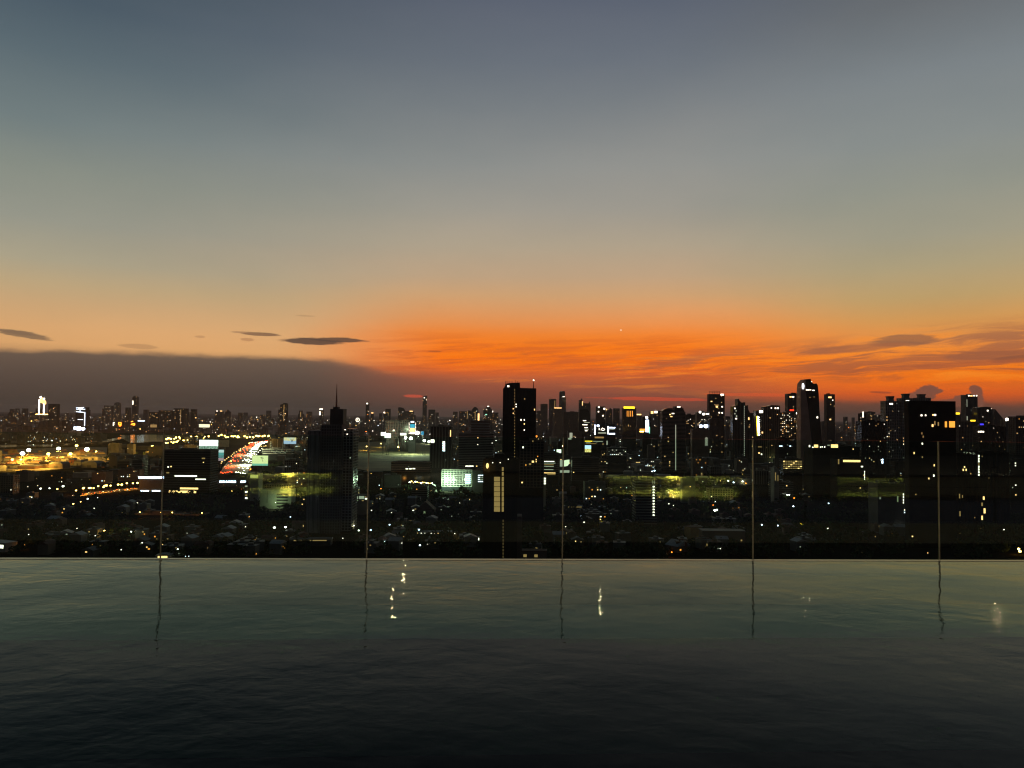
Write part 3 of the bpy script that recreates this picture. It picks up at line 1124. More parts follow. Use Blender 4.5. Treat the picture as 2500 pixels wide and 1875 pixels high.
for (u, v, a, b, k) in ((1971.5, 952, 9, 2.2, 'W'), (1979, 952, 2, 2.2, 'W'), (1985.5, 953, 5, 2.2, 'W'), (1987, 969, 2, 2, 'd'), (1995, 1019, 3.5, 4, 'W'), (1977, 970, 3, 1.5, 'd')):
    x, z = loc(u, v)
    put_window(root, x, -1.2, z, a * D / FPX, b * D / FPX, k)
x, z = loc(1982, 932)
MB().ball((x, 2, z), 1.6).build('roof_lamp', EM['W'], root)

# its neighbours
T('dark office tower with a red sign bar, close left of the leaning tower', 1924, 1957, 962, 2250, 'grid', 'e', 26, .02, 'dw', name='office_tower', vb=1012,
  wins=[(1930, 969, 5, 3, 'w'), (1936, 969, 5, 3, 'W'), (1933, 1001.5, 10, 3.2, 'r', 'sign_bar'), (1937, 993, 2.5, 2.5, 'd')])
T('wide apartment block with a dense grid of warm windows below the red sign bar', 1904, 1956, 1008, 2150, 'grid', 'b', 24, .42, 'wwWWda', name='apartment_block', cat='building', vb=1072, bay=4.6, fl=4.6,
  wins=[(1946, 1009, 4, 4, 'H')])
root, loc, _ = T('dark tower with an open frame on its roof and a bright roof corner', 1732, 1769, 962, 2600, 'grid', 'd', 30, .03, 'wwd', name='frame_top_tower', vb=1022, roof=False,
  wins=[(1763, 963.5, 8, 4, 'W', 'roof_sign'), (1737, 980, 4, 2, 'w'), (1750, 989, 9, 2.5, 'd'), (1750, 993, 5, 4, 'w'), (1763, 993, 3, 3, 'W'), (1756, 1007.5, 3, 3, 'W'), (1763, 1008, 3, 3, 'W')])
fr_ = MB()
for u in (1732.5, 1739, 1745, 1751, 1757):
    x, z = loc(u, 962)
    x2, z2 = loc(u, 955)
    fr_.tube((x, 1, z), (x, 1, z2), .5, n=5)
xa, za = loc(1732, 955)
xb, _z = loc(1757.5, 955)
fr_.tube((xa, 1, za), (xb, 1, za), .5, n=5).tube((xa, 1, za - 4), (xb, 1, za - 4), .4, n=5)
fr_.build('roof_frame', conc_d, root)
T('brownish apartment tower with scattered windows in front of the open-frame tower', 1732, 1768, 1021, 2350, 'grid', 'b', 24, .05, 'wwWd', name='apartment_tower', vb=1105, top=[(1732, 1023), (1736, 1021), (1758, 1021), (1763, 1026), (1768, 1034)])
T('tower with a curved swoosh crown and a dotted line of lights down its front', 1790, 1840, 973, 2050, 'fin', 'e', 26, .012, 'wd', name='swoosh_tower', vb=1118, roof=False,
  top=[(1790, 992), (1801, 989), (1801, 974), (1804, 973), (1806, 979), (1811, 983), (1815, 982), (1819, 982), (1820, 990), (1826, 989), (1827, 1000), (1831, 1008), (1840, 1008)],
  wins=[(1817, 992 + 4.6 * k, 1.5, 2.4, 'p') for k in range(27)] + [(1794, 997, 3, 3, 'W'), (1797, 1003, 3, 3, 'p'), (1794, 1010, 3, 3, 'p'), (1798, 1016, 3, 4, 'p'), (1797, 1022, 4, 3, 'W'), (1828, 1022, 3, 6, 'w'), (1829, 1042, 2.5, 5, 'd')])
root, loc, _ = T('tan tower with a jagged golden light strip down its left edge', 1846, 1905, 989, 2150, 'fin', 'b', 26, .02, 'wda', name='gold_strip_tower', vb=1118, bay=5, roof=False,
  top=[(1846, 1002), (1865, 1000), (1865, 993), (1877, 991), (1883, 989), (1904, 990), (1905, 1000)],
  wins=[(1858, 1005, 9, 6, 'W', 'roof_sign'), (1893, 996.5, 3.5, 3.5, 'W'), (1899, 996.5, 4, 3.5, 'W'), (1883, 996, 2.5, 3, 'W'), (1861, 1056, 3, 4, 'w'), (1855, 1091, 9, 2, 'd'), (1853, 1106, 4, 3, 'w'), (1859, 1109, 3, 3, 'W')],
  strips=[(1847, 1016, 1849.5, 1064, 2.6, 'y')])
jag = MB()
for k in range(9):
    xa, za = loc(1848.6 + k * .25, 1016 + k * 5.3)
    xb, zb = loc(1854.5 + k * .12, 1019 + k * 5.3)
    _a, zc = loc(1848.6, 1021 + k * 5.3)
    jag.prism([(xa, zc), (xb, zb), (xa, za)], -.9, -.3)
jag.build('light_sign', EM['H'], root, fix=True)
x, z = loc(1894, 1112)
point_light('uplight', (x, -6, 12), (235, 235, 150), 30000, 1.0, root)
T('slim dark tower with a lit top room standing alone right of the leaning tower', 2018, 2038, 963, 2900, 'grid', 'e', 24, .03, 'wd', name='slim_tower', vb=1040,
  wins=[(2026, 970, 8, 3.5, 'w'), (2033, 977, 2, 2.5, 'W'), (2027, 1024, 4, 3, 'w')])
T('low black block with a lit roof garden at the foot of the leaning tower', 1984, 2098, 1092, 1300, 'plain', 'd', 40, .006, 'wd', name='black_block', cat='building', vb=1290,
  wins=[(1992, 1089, 10, 7, 'w', 'roof_room'), (2037, 1089, 17, 8, 'w', 'roof_room'), (2023, 1087, 7, 2, 'p', 'roof_room'), (2003, 1091.5, 2.5, 2.5, 'W'), (2007, 1091, 2.5, 2.5, 'W'), (2013, 1091, 2.5, 3, 'W'), (1976, 1089, 3, 5, 'W'), (1984, 1092, 3, 2.5, 'W')])

# right-hand towers with hat-shaped roofs
for (u0, u1, vt, c0, c1, cv, lb) in ((2162, 2197, 979, 2169, 2185, 967, 'farthest from the wide black tower'), (2202, 2236, 972, 2207, 2223, 961, 'cut by the edge of the wide black tower'),
                                     (2243, 2272, 971, 2245, 2262, 962, 'peeping over the wide black tower')):
    root, loc, (xl, xr, h, dp) = T('apartment tower with a flared rooftop hat, ' + lb, u0, u1, vt, 1700, 'grid', 'c', 24, .07, 'wWdp', name='hat_roof_tower', vb=1120, roof=False,
        wins=[(u0 + 11, vt + 7, 4, 3, 'W'), (u0 + 15, vt + 7, 5, 3.5, 'W')] if u0 < 2240 else ())
    q = [loc(*p) for p in ((c0 + 1.5, vt + .5), (c1 - 1, vt + .5), (c1 - 2, (vt + cv) / 2 + 1), (c1, cv), (c0, cv), (c0 + 2, (vt + cv) / 2 + 1))]
    MB().prism([q[0], q[1], q[2], q[3], q[4], q[5]], 2, 14).build('hat_roof', conc_a, root)
T('grey glass tower with bright dots along its flat roof, right of the puff cloud', 2358, 2386, 965, 2300, 'grid', 'a', 26, .01, 'dp', name='glass_tower', vb=1030, wins=[(2365, 966, 3, 3, 'W'), (2371, 966.5, 6, 2.5, 'w'), (2378, 966, 4, 2.5, 'W'), (2384, 966, 3, 3, 'W'), (2360.5, 984, 1.3, 18, 'p'), (2361, 1021, 2, 10, 'p')])
T('broad dark tower with a gently curved top right of the grey glass tower', 2386, 2423, 993, 2150, 'grid', 'e', 26, .05, 'wWp', name='curved_top_tower', vb=1060, top=[(2386, 995), (2396, 993.5), (2408, 993), (2418, 994), (2423, 997)],
  wins=[(2411, 1002.5, 3.5, 3.5, 'W'), (2392.5, 1036, 17, 3.6, 'b', 'blue_sign')])
T('tower with a pointed sloping roof near the right edge', 2425, 2449, 999, 2500, 'plain', 'e', 22, .03, 'wd', name='pointed_tower', vb=1060, roof=False, top=[(2425, 1012), (2430, 999), (2449, 1022)])
T('pale ribbed slab tower with a brightly lit crown near the right edge', 2455, 2476, 1026, 1900, 'fin', 'c', 22, .0, name='ribbed_tower', vb=1104, bay=3.2, wins=[(2460, 1024, 10, 6, 'H', 'lit_crown'), (2468, 1026, 8, 5, 'H', 'lit_crown')])
T('apartment tower full of warm windows cut by the right edge of the picture', 2479, 2530, 1018, 1750, 'grid', 'e', 26, .26, 'wwaW', name='apartment_tower', vb=1110, bay=5, fl=4.6)
T('small dark block with one glowing sign on top beside the wide black tower', 2334, 2346, 1012, 2200, 'plain', 'e', 18, .02, name='sign_block', cat='building', vb=1080, wins=[(2338, 1009.5, 9, 4.5, 'y', 'roof_sign')])
T('dark mid-rise slab with a yellow sign strip under the grey glass tower', 2340, 2392, 1030, 1950, 'grid', 'e', 26, .06, 'wWp', name='apartment_block', cat='building', vb=1100, wins=[(2375, 1027, 12, 3.5, 'y', 'roof_sign')])
T('dark apartment slab with three clustered white windows at right', 2392, 2455, 1042, 1700, 'grid', 'd', 26, .07, 'wWWd', name='apartment_block', cat='building', vb=1110, wins=[(2389, 1054, 3.5, 3.5, 'W'), (2394, 1054, 3.5, 3.5, 'W'), (2400, 1054, 4, 3.5, 'W')])
T('near dark tower with a broken column of warm windows at far right', 2384, 2462, 1106, 950, 'fin', 'd', 26, .008, 'wd', name='dark_tower', vb=1345,
  wins=[(2389, 1113 + 6.6 * k, 2.6, 4.4, 'W' if k not in (3,) else 'd') for k in range(8)] + [(2401, 1216, 4, 8, 'w'), (2397, 1231, 3.5, 8, 'd'), (2403, 1247, 4.5, 12, 'w'), (2397, 1264, 3.5, 10, 'w'), (2394, 1294, 2, 10, 'd'), (2398, 1306, 4, 6, 'w'), (2403, 1312, 3, 5, 'd'), (2398, 1320, 3, 3, 'p')])
T('near dark tower with a dim column of tall windows beside the wide black tower', 2336, 2383, 1112, 880, 'fin', 'd', 24, .006, 'dw', name='dark_tower', vb=1345,
  wins=[(2342, 1211, 2.4, 11, 'd'), (2349, 1212, 1.8, 7, 'd'), (2343, 1254, 2.6, 12, 'd'), (2343, 1297, 2.6, 11, 'd'), (2354, 1140, 3, 4, 'w'), (2351, 1147, 3, 5, 'w'), (2358, 1147, 2.6, 5, 'w')])
T('black apartment block with white window rows at the right edge below the warm tower', 2466, 2530, 1128, 1050, 'band', 'd', 24, .05, 'WwWp', name='apartment_block', cat='building', vb=1300)

# the middle right
T('twin-domed apartment tower with one long vertical light line', 1617, 1674, 996, 1900, 'band', 'b', 28, .03, 'wWwd', name='domed_tower', vb=1150, roof=False,
  top=[(1617, 1004), (1622, 999), (1630, 997), (1640, 997), (1645, 1003), (1648, 1002), (1648, 992), (1661, 992), (1668, 998), (1672, 1006), (1674, 1012)],
  wins=[(1657, 993.5, 8, 2.5, 'W', 'roof_sign'), (1643, 1009.5, 6, 2.2, 'W'), (1636, 1012, 4, 2.5, 'w'), (1639, 1017, 5, 2, 'w')], strips=[(1649.5, 1037, 1649.5, 1148, 1.7, 'p')])
T('grey lit apartment tower with round white roof lamps left of the open-frame tower', 1702, 1732, 1007, 2400, 'grid', 'c', 24, .10, 'wWWp', name='apartment_tower', vb=1060, wins=[(1709, 1006, 4, 4, 'H', 'roof_lamp'), (1717.5, 1011, 5, 4, 'H', 'roof_lamp'), (1727, 1010.5, 8, 2.5, 'W', 'roof_lamp'), (1711, 1040.5, 6, 6, 'C', 'sign'), (1723, 1040, 9, 6, 'C', 'sign')])
root, loc, _ = T('brown slab with a tall white vertical sign below the round roof lamps', 1690, 1731, 1048, 2250, 'plain', 'b', 22, .01, 'wd', name='sign_slab', cat='building', vb=1100)
for k in range(8):
    x, z = loc(1724.5, 1069 + 2.5 * k)
    put_window(root, x, -.8, z, (7.5 if k % 2 else 5) * 2250 / FPX, 1.6 * 2250 / FPX, 'p', 'sign_letter')
T('mid-rise dark block behind the twin-domed tower', 1675, 1702, 1013, 2500, 'grid', 'e', 22, .08, 'wWd', name='apartment_block', cat='building', vb=1060)
T('low gold-windowed block below the tan tower', 1912, 1958, 1122, 1350, 'band', 'e', 20, .0, name='office_block', cat='building', vb=1150, fl=4.0,
  wins=[(1914 + 5.9 * j, 1126 + 4.3 * k, 4.6, 2.0, 'd' if (j + k) % 5 else 'w') for j in range(8) for k in range(5)])
T('dark glass office cube between the tan tower and the leaning tower', 1901, 1935, 1071, 1700, 'plain', 'd', 24, .05, 'cp', name='office_block', cat='building', vb=1118, wins=[(1906, 1089, 8, 2, 'c'), (1929, 1089, 4, 2, 'c')])
T('plain grey tower block with two pale window strips, lower right of centre', 1842, 1876, 1150, 1180, 'fin', 'a', 20, .01, 'p', name='apartment_block', cat='building', vb=1182)
T('pale curved slab lit from below at lower right of centre', 1890, 1902, 1146, 1200, 'plain', 'c', 16, .0, name='curved_slab', cat='building', vb=1176, wins=[(1893, 1163, 1.6, 20, 'd'), (1899, 1167, 1.6, 14, 'd')])
T('dark mid-rise with a long warm lit roof terrace left of the wide black tower', 2044, 2104, 1124, 1150, 'plain', 'd', 26, .01, 'wd', name='terrace_block', cat='building', vb=1200, wins=[(2079, 1125.5, 42, 5, 'w', 'lit_terrace'), (2047, 1127, 3, 12, 'd'), (2104, 1139, 5, 3, 'W')])
T('dark tower with a dotted lamp column beside the terrace block', 2104, 2162, 1030, 1500, 'grid', 'd', 26, .05, 'wWp', name='dark_tower', vb=1180, wins=[(2110.5, 1151 + 3.8 * k, 1.6, 2.4, 'W') for k in range(6)] + [(2154, 1122 + 4 * k, 3, 2.6, 'C') for k in range(3)])
T('narrow building with a lit window column right of the lower dark gardens', 2143, 2214, 1182, 900, 'plain', 'e', 24, .0, name='apartment_block', cat='building', vb=1270, wins=[(2205, 1207 + 6.6 * k, 2, 4, 'W') for k in range(4)] + [(2148, 1216, 2, 5, 'p'), (2191, 1218, 3, 14, 'm'), (2209, 1245, 4, 2.6, 'W'), (2209, 1251, 4, 2.6, 'c')])
T('dark green-grey apartment block with a dotted column of white stair windows', 1552, 1604, 1172, 930, 'band', 'g', 24, .004, 'd', name='stair_dot_block', cat='building', vb=1285, wins=[(1595.5, 1188 + 6.95 * k, 4.2, 3.0, 'W') for k in range(11)] + [(1593.5, 1177, 1, 8, 'p'), (1597.5, 1177, 1, 8, 'p')])

# centre: offices right of the twin-block tower
root, loc, _ = T('grey office block with bright white window bands right of the brown slab', 1327, 1366, 1107, 1500, 'band', 'g', 24, .0, name='striped_office', cat='building', vb=1162, fl=4)
for k, (v, a, b, key) in enumerate(((1126.5, 1327.5, 1353, 'W'), (1130.5, 1327.5, 1356, 'p'), (1134.5, 1328, 1352, 'd'), (1138.5, 1328, 1352, 'p'), (1146.5, 1328, 1351, 'p'), (1154.5, 1328, 1356, 'w'), (1158.5, 1336, 1356, 'd'))):
    x, z = loc((a + b) / 2, v)
    put_window(root, x, -.62, z, (b - a) * 1500 / FPX, 1.6 * 1500 / FPX, key, 'window_band')
root, loc, _ = T('low office block with five glaring white-pink window bands under the brown slab', 1262, 1333, 1163, 1080, 'plain', 'c', 22, .0, name='striped_office', cat='building', vb=1192)
for k in range(5):
    x, z = loc(1312 - (4 if k == 4 else 0), 1167.5 + 4.4 * k)
    put_window(root, x, -.2, z, (41 - (8 if k == 4 else 0)) * 1080 / FPX, 2.2 * 1080 / FPX, 'W', 'window_band')
x, z = loc(1276, 1176)
point_light('wall_light', (x, -8, z + 4), (235, 210, 110), 6000, .6, root)
root, loc, _ = T('dark block carrying a big glowing half-round lightbox right of the striped office', 1366, 1400, 1116, 1450, 'plain', 'e', 22, .02, 'wd', name='lightbox_block', cat='building', vb=1168)
hb_ = [loc(*q) for q in ((1377, 1139), (1386, 1137), (1390, 1131), (1390, 1122), (1377, 1124))]
MB().prism(hb_, -.9, -.3).build('lightbox', emit('lightbox_glow', (236, 250, 206), 1.2), root, fix=True)
for (u, v, a, b) in ((1371, 1131, 8, 16), (1373, 1151, 12, 6), (1384, 1151, 12, 6)):
    x, z = loc(u, v)
    put_window(root, x, -.8, z, a * 1450 / FPX, b * 1450 / FPX, 'p', 'lightbox')
T('dark broad apartment block with faint floor bands left of the dotted stair block', 1397, 1462, 1118, 1350, 'band', 'e', 26, .02, 'wWd', name='apartment_block', cat='building', vb=1175)
T('dark glass tower with rounded shoulders and white window dashes, right of centre', 1414, 1441, 1000, 2600, 'band', 'd', 26, .0, 'W', name='rounded_tower', vb=1060, roof=False, top=[(1414, 1000), (1434, 999), (1438, 1004), (1441, 1014)],
  wins=[(1427, 1027, 8, 1.6, 'W'), (1433, 1031.5, 14, 1.4, 'p'), (1428, 1037, 12, 1.8, 'W'), (1431, 1044, 8, 1.6, 'W'), (1432, 1048, 10, 1.6, 'p'), (1431, 1051.5, 6, 2, 'W')])
root, loc, _ = T('black building with bright white frame lights and a ring emblem', 1450, 1502, 1036, 2350, 'plain', 'd', 26, .0, name='sign_building', cat='building', vb=1062,
  wins=[(1452.5, 1049, 2.6, 23, 'C', 'light_column'), (1484.5, 1050, 2.6, 19, 'C', 'light_column'), (1494, 1044, 15, 1.8, 'C', 'light_bar'), (1494, 1048, 13, 1.2, 'p', 'light_bar'), (1494, 1059, 14, 2.4, 'C', 'light_bar'), (1470, 1057, 20, 3, 'p', 'light_bar'), (1460, 1039.5, 5, 4, 'C', 'lamp')])
x, z = loc(1463.5, 1048)
lettering(root, 'R', x, -.9, z, 7 * 2350 / FPX, 'W')
x, z = loc(1472, 1048.3)
kk = 2350 / FPX
rg = MB()
for q in range(14):
    a, b = 2 * math.pi * q / 14, 2 * math.pi * (q + 1) / 14
    rg.tube((x + 4.2 * kk * math.cos(a), -.9, z + 2.3 * kk * math.sin(a)), (x + 4.2 * kk * math.cos(b), -.9, z + 2.3 * kk * math.sin(b)), .55 * kk, n=5)
rg.tube((x - kk, -.9, z + 2.4 * kk), (x - 1.4 * kk, -.9, z + 4.4 * kk), .5 * kk, n=5)
rg.build('ring_emblem', EM['W'], root)
T('dark pavilion block with a round pale emblem left of the ring emblem building', 1386, 1420, 1054, 2300, 'plain', 'e', 22, .05, 'wWp', name='emblem_block', cat='building', vb=1080, wins=[(1394, 1063, 7, 13, 'p', 'emblem'), (1391, 1071, 8, 4, 'p', 'emblem')])
T('long low building with yellow-lit floor bands below the ring emblem', 1428, 1490, 1068, 2000, 'band', 'e', 26, .04, 'wp', name='banded_hall', cat='building', vb=1086, wins=[(1437, 1077, 18, 1.6, 'y', 'window_band'), (1460, 1077.5, 24, 1.4, 'p', 'window_band'), (1436, 1080, 12, 1.4, 'p', 'window_band'), (1443, 1083, 26, 1.2, 'd', 'window_band'), (1463, 1068, 22, 4, 'd', 'window_band'), (1482, 1081, 3, 10, 'p')])
T('pale low block with white windows at centre right', 1484, 1530, 1094, 1750, 'band', 'c', 22, .22, 'WpWc', name='office_block', cat='building', vb=1112)
T('gold-crowned hotel tower with yellow light columns under its roof', 1521, 1553, 997, 2700, 'grid', 'b', 26, .02, 'wd', name='gold_crown_tower', vb=1060,
  wins=[(1536, 995, 27, 5, 'y', 'gold_crown')] + [(1531 + 4.3 * k, 1010, 1.4, 14, 'a', 'light_column') for k in range(4)])
root, loc, _ = T('slim block carrying a tall white-blue screen with a green stripe', 1570, 1590, 1018, 2500, 'plain', 'd', 20, .0, name='screen_block', cat='building', vb=1062, wins=[(1580, 1040, 7.5, 29, 'C', 'screen'), (1585.5, 1050, 2, 16, 'g', 'green_stripe'), (1579, 1019, 5, 4, 'H', 'lamp'), (1569, 1049, 15, 4.5, 'a', 'orange_sign'), (1567, 1053.5, 10, 2.5, 'h', 'orange_sign')])
T('tower with bright roof signs just right of the tall white-blue screen', 1588, 1606, 1006, 2800, 'band', 'a', 22, .06, 'wW', name='roof_sign_tower', vb=1060, wins=[(1592, 1007, 6, 6, 'w', 'roof_sign'), (1601, 1006, 8, 5, 'W', 'roof_sign')])
T('dark tower block with a few white lamps left of the gold-crowned hotel', 1456, 1478, 993, 3200, 'grid', 'e', 24, .03, 'wW', name='dark_tower', vb=1030, wins=[(1462, 994, 4, 3, 'W'), (1461, 1005, 3, 3, 'W'), (1475.5, 998, 4, 4, 'W'), (1472, 1015, 3, 3, 'W')])
T('broad brown block in the haze between the pixelated tower and the rounded tower', 1376, 1413, 1006, 3300, 'fin', 'b', 30, .012, 'd', name='hazy_block', cat='building', vb=1060)
T('spiky stepped tower rising behind the rounded glass tower', 1414, 1442, 972, 4300, 'plain', 'e', 30, .02, 'dw', name='stepped_spire_tower', vb=1000, roof=False, top=[(1414, 977), (1419, 976), (1421, 972), (1423, 984), (1438, 985), (1440, 980), (1442, 990)], wins=[(1422, 985, 1.6, 10, 'w')])
T('pixelated slim skyscraper with notched outline, tallest of the hazy centre group', 1366, 1382, 955, 5600, 'plain', 'e', 38, .05, 'dp', name='notched_skyscraper', vb=1000, roof=False,
  top=[(1366, 957), (1368, 955), (1378, 955), (1379.5, 957), (1379.5, 967), (1377, 969), (1381.5, 970), (1382, 985), (1382, 1000)], wins=[(1376, 968.5, 5, 1.6, 'W')])
T('hazy tower with a rounded top and pale edge left of the notched skyscraper', 1341, 1358, 974, 5000, 'plain', 'e', 34, .015, 'd', name='hazy_tower', vb=1000, wins=[(1354.5, 988, 1.5, 20, 'd')])
T('pale-hazed square tower nearest the black twin-block tower', 1320, 1337, 986, 5200, 'plain', 'b', 34, .01, 'd', name='hazy_tower', vb=1000)
T('hazy block with a bright roof line in front of the notched skyscraper', 1351, 1373, 996, 3800, 'plain', 'b', 30, .02, 'dw', name='hazy_block', cat='building', vb=1040, wins=[(1362, 996, 18, 1.8, 'w', 'roof_line')])

# centre left
root, loc, _ = T('wide brown balcony block with dark bands left of the stairwell tower', 1120, 1205, 1058, 1650, 'band', 'c', 30, .012, 'wW', name='balcony_block', cat='building', vb=1150, fl=3.6, wins=[(1140, 1138, 7, 2.4, 'W'), (1150, 1138, 12, 2.4, 'W'), (1164, 1138, 2.4, 2.4, 'w')])
block(root, loc, 1650, 1150, 1196, 1027, 1058.2, 6, 28, 'upper_storeys', conc_b)
for k in range(4):
    x, z = loc(1172, 1034 + 6.5 * k)
    MB().box(x - 23 * 1650 / FPX, x + 23 * 1650 / FPX, 5.3, 6, z - 1, z + 1.3).build('balcony', conc_c, root)
T('slim green-grey tower with a slot of white lights left of the balcony block', 1051, 1102, 1042, 1500, 'fin', 'g', 26, .01, 'p', name='slot_tower', vb=1142, bay=6, wins=[(1083.5, 1079 + 4.2 * k, 6, 3.2, 'c' if k % 2 else 'W') for k in range(6)] + [(1056, 1077, 9, 8, 'W', 'sign'), (1100, 1040 + 6 * 3, 2, 16, 'w')])
root, loc, _ = T('floodlit greenish-white apartment row with many balconies, centre', 1079, 1152, 1148, 1330, 'grid', 'c', 20, .0, name='floodlit_apartments', cat='building', vb=1188, fl=3.6, bay=5,
  wins=[(1114 + 4.4 * j + (2 if j > 4 else 0), 1159 + 4.9 * k, 3.6, 3.2, 'c' if j > 4 else 'p') for j in range(8) for k in range(5)])
x, z = loc(1093, 1180)
for uu, pw in ((1090, 120000), (1106, 50000), (1135, 26000)):
    x, z = loc(uu, 1178)
    point_light('floodlight', (x, -12, z + 4), (224, 255, 208), pw, 1.0, root)
T('dark apartment end block with four lit window rows right of the floodlit apartments', 1154, 1183, 1150, 1320, 'plain', 'e', 18, .0, name='apartment_block', cat='building', vb=1184, wins=[(1169 + 4.6 * j, 1160.5 + 5 * k, 3.8, 2.2, 'p' if (j * k) % 3 else 'c') for j in range(3) for k in range(4)])
T('low striped hospital-like block behind the dark tree clump', 955, 1050, 1129, 1480, 'band', 'b', 24, .01, 'p', name='striped_block', cat='building', vb=1152, fl=4.2, wins=[(993.5, 1144.5, 6, 2.4, 'W'), (1002, 1144.5, 6, 2.4, 'W'), (1010.5, 1144, 6, 2.4, 'W')])

# mall group with screens
T('pale green lit mall block left of the bright screens', 942, 972, 1028, 2700, 'grid', 'c', 30, .05, 'pm', name='mall_block', cat='building', vb=1066, bay=8, fl=10, wins=[(960, 1050.5, 2, 2, 'W')])
T('second pale green mall block beside the tall colour screen', 978, 998, 1027, 2720, 'grid', 'c', 30, .05, 'pm', name='mall_block', cat='building', vb=1066, bay=8, fl=10)
root, loc, _ = T('tall colourful screen tower with a row of lamps on each edge', 998, 1015, 1028, 2600, 'plain', 'd', 16, .0, name='screen_tower', vb=1062,
  wins=[(1007, 1040, 11, 9, 't', 'screen'), (1007, 1050, 11, 10, 'w', 'screen'), (1007, 1057, 11, 5, 'W', 'screen'), (1007, 1030, 8, 3.5, 'c', 'screen')] + [(999 + 15.5 * s, 1033 + 3.6 * k, 1.5, 1.8, 'W', 'edge_lamp') for s in (0, 1) for k in range(8)])

# left: offices and billboards
root, loc, _ = T('dark banded office block with glowing warm rows near its foot, left', 402, 514, 1100, 1230, 'band', 'e', 34, .012, 'wp', name='banded_office', cat='building', vb=1212, fl=3.8,
  wins=[(454, 1162, 54, 3.2, 'W', 'window_row'), (490, 1170, 25, 2.6, 'W', 'window_row'), (462, 1192.5, 44, 4.2, 'w', 'window_row'), (446, 1200.5, 66, 5.5, 'w', 'window_row'), (411, 1140, 3, 3, 'W'), (418, 1139, 3, 3, 'w'), (497, 1119, 8, 3, 'd'), (410, 1154, 7, 3, 'd')])
po = [loc(u, v) for u, v in ((404, 1214), (430, 1211), (460, 1212), (490, 1209))]
pod = MB()
for k in range(5):
    dz = -k * 5.6 * 1230 / FPX
    for (xa, za), (xb, zb) in zip(po, po[1:]):
        i = len(pod.v)
        pod.v += [(xa, -9, za + dz), (xb, -9, zb + dz), (xb, -9, zb + dz + 1.4), (xa, -9, za + dz + 1.4), (xa, 0, za + dz), (xb, 0, zb + dz), (xb, 0, zb + dz + 1.4), (xa, 0, za + dz + 1.4)]
        pod.f += [tuple(i + q for q in f) for f in ((0, 1, 2, 3), (3, 2, 6, 7), (0, 4, 5, 1), (1, 5, 6, 2), (0, 3, 7, 4))]
pod.build('podium_deck', conc_c, root)
for k, key in enumerate('dpdp'):
    x, z = loc(440, 1217 + 5.5 * k)
    put_window(root, x, -8.4, z, 70 * 1230 / FPX, 1.5 * 1230 / FPX, key if k % 2 else 'm', 'deck_light')
T('grey slab with a yellow lit cap beside the billboard', 611, 632, 1158, 1150, 'plain', 'c', 18, .0, name='lit_cap_slab', cat='building', vb=1236, wins=[(621, 1163, 19, 8, 'k', 'lit_cap')])
root, loc, _ = T('grey-green block with a louvred right face under the spired tower', 635, 712, 1197, 1060, 'plain', 'g', 20, .0, name='louvred_block', cat='building', vb=1268)
for k in range(8):
    x, z = loc(689, 1207 + 7.2 * k)
    MB().box(x - 13.5 * 1060 / FPX, x + 13.5 * 1060 / FPX, -.5, -.02, z - .95, z + .95).build('louvre', conc_d, root)
x, z = loc(652, 1232)
MB().box(x - .25, x + .25, -.3, -.02, 8, z + 18).build('wall_joint', conc_d, root)
point_light('yard_light', (loc(680, 1230)[0], -14, 10), (225, 235, 180), 14000, .8, root)
T('dark low block with a row of white rooftop floodlights below the expressway', 531, 600, 1160, 1350, 'plain', 'e', 22, .0, name='low_block', cat='building', vb=1182, wins=[(538 + 4.3 * k, 1176, 3.2, 4.2, 'C', 'floodlight') for k in (0, 1, 2, 3.6, 5, 6.2, 7.2, 8.4, 12, 13, 14)])
T('dark block with a column of lit landings beside the lit cap slab', 594, 609, 1180, 1160, 'plain', 'e', 14, .0, name='landing_block', cat='building', vb=1240, wins=[(601.5, 1187 + d, 5.5, 3.6, k) for d, k in ((0, 'p'), (14, 'W'), (22, 'd'), (29, 'W'))])
T('grey board-like building with two rows of white floodlights, far left', 340, 402, 1168, 1270, 'plain', 'a', 14, .0, name='floodlit_hall', cat='building', vb=1204, roof=False,
  wins=[(341 + 5.9 * k, 1165.5, 4.2, 4.4, 'C', 'floodlight') for k in range(11)] + [(346 + 5.2 * k, 1199.5, 3.8, 4, 'C', 'floodlight') for k in (0, 1, 2, 3, 5.3, 6.3, 7.3, 8.3)])
T('pale block with dim columns beside the far end of the expressway', 654, 690, 1072, 2500, 'fin', 'c', 30, .0, name='pale_block', cat='building', vb=1095, bay=14, wins=[(661, 1079 + 4 * k, 3.6, 1.6, 'p') for k in range(5)])
T('long parking deck with pale floor edges behind the billboard', 640, 712, 1097, 2150, 'band', 'c', 30, .0, name='parking_deck', cat='building', vb=1108, fl=5.5, wins=[(664 + 4 * k, 1101 + (k % 3) * 2.2, 2.4, 1.8, 'p') for k in range(10)])
# low brick school-like block bottom left with warm wash
root, loc, _ = T('long ochre walled block washed by orange lamps, lower left', 322, 495, 1256, 960, 'grid', 'b', 20, .0, name='ochre_block', cat='building', vb=1275, bay=4.4, roof=True)
for uu in (346, 398, 425, 497):
    x, z = loc(uu, 1280)
    MB().tube((x, -6, 0), (x, -6, 7), .12, n=6).build('lamp_post', dark_m, root)
    MB().ball((x, -6, 7.2), .7).build('lamp_globe', EM['h'], root)
    point_light('lamp_light', (x, -7.2, 7.2), (255, 150, 50), 1500, .5, root)

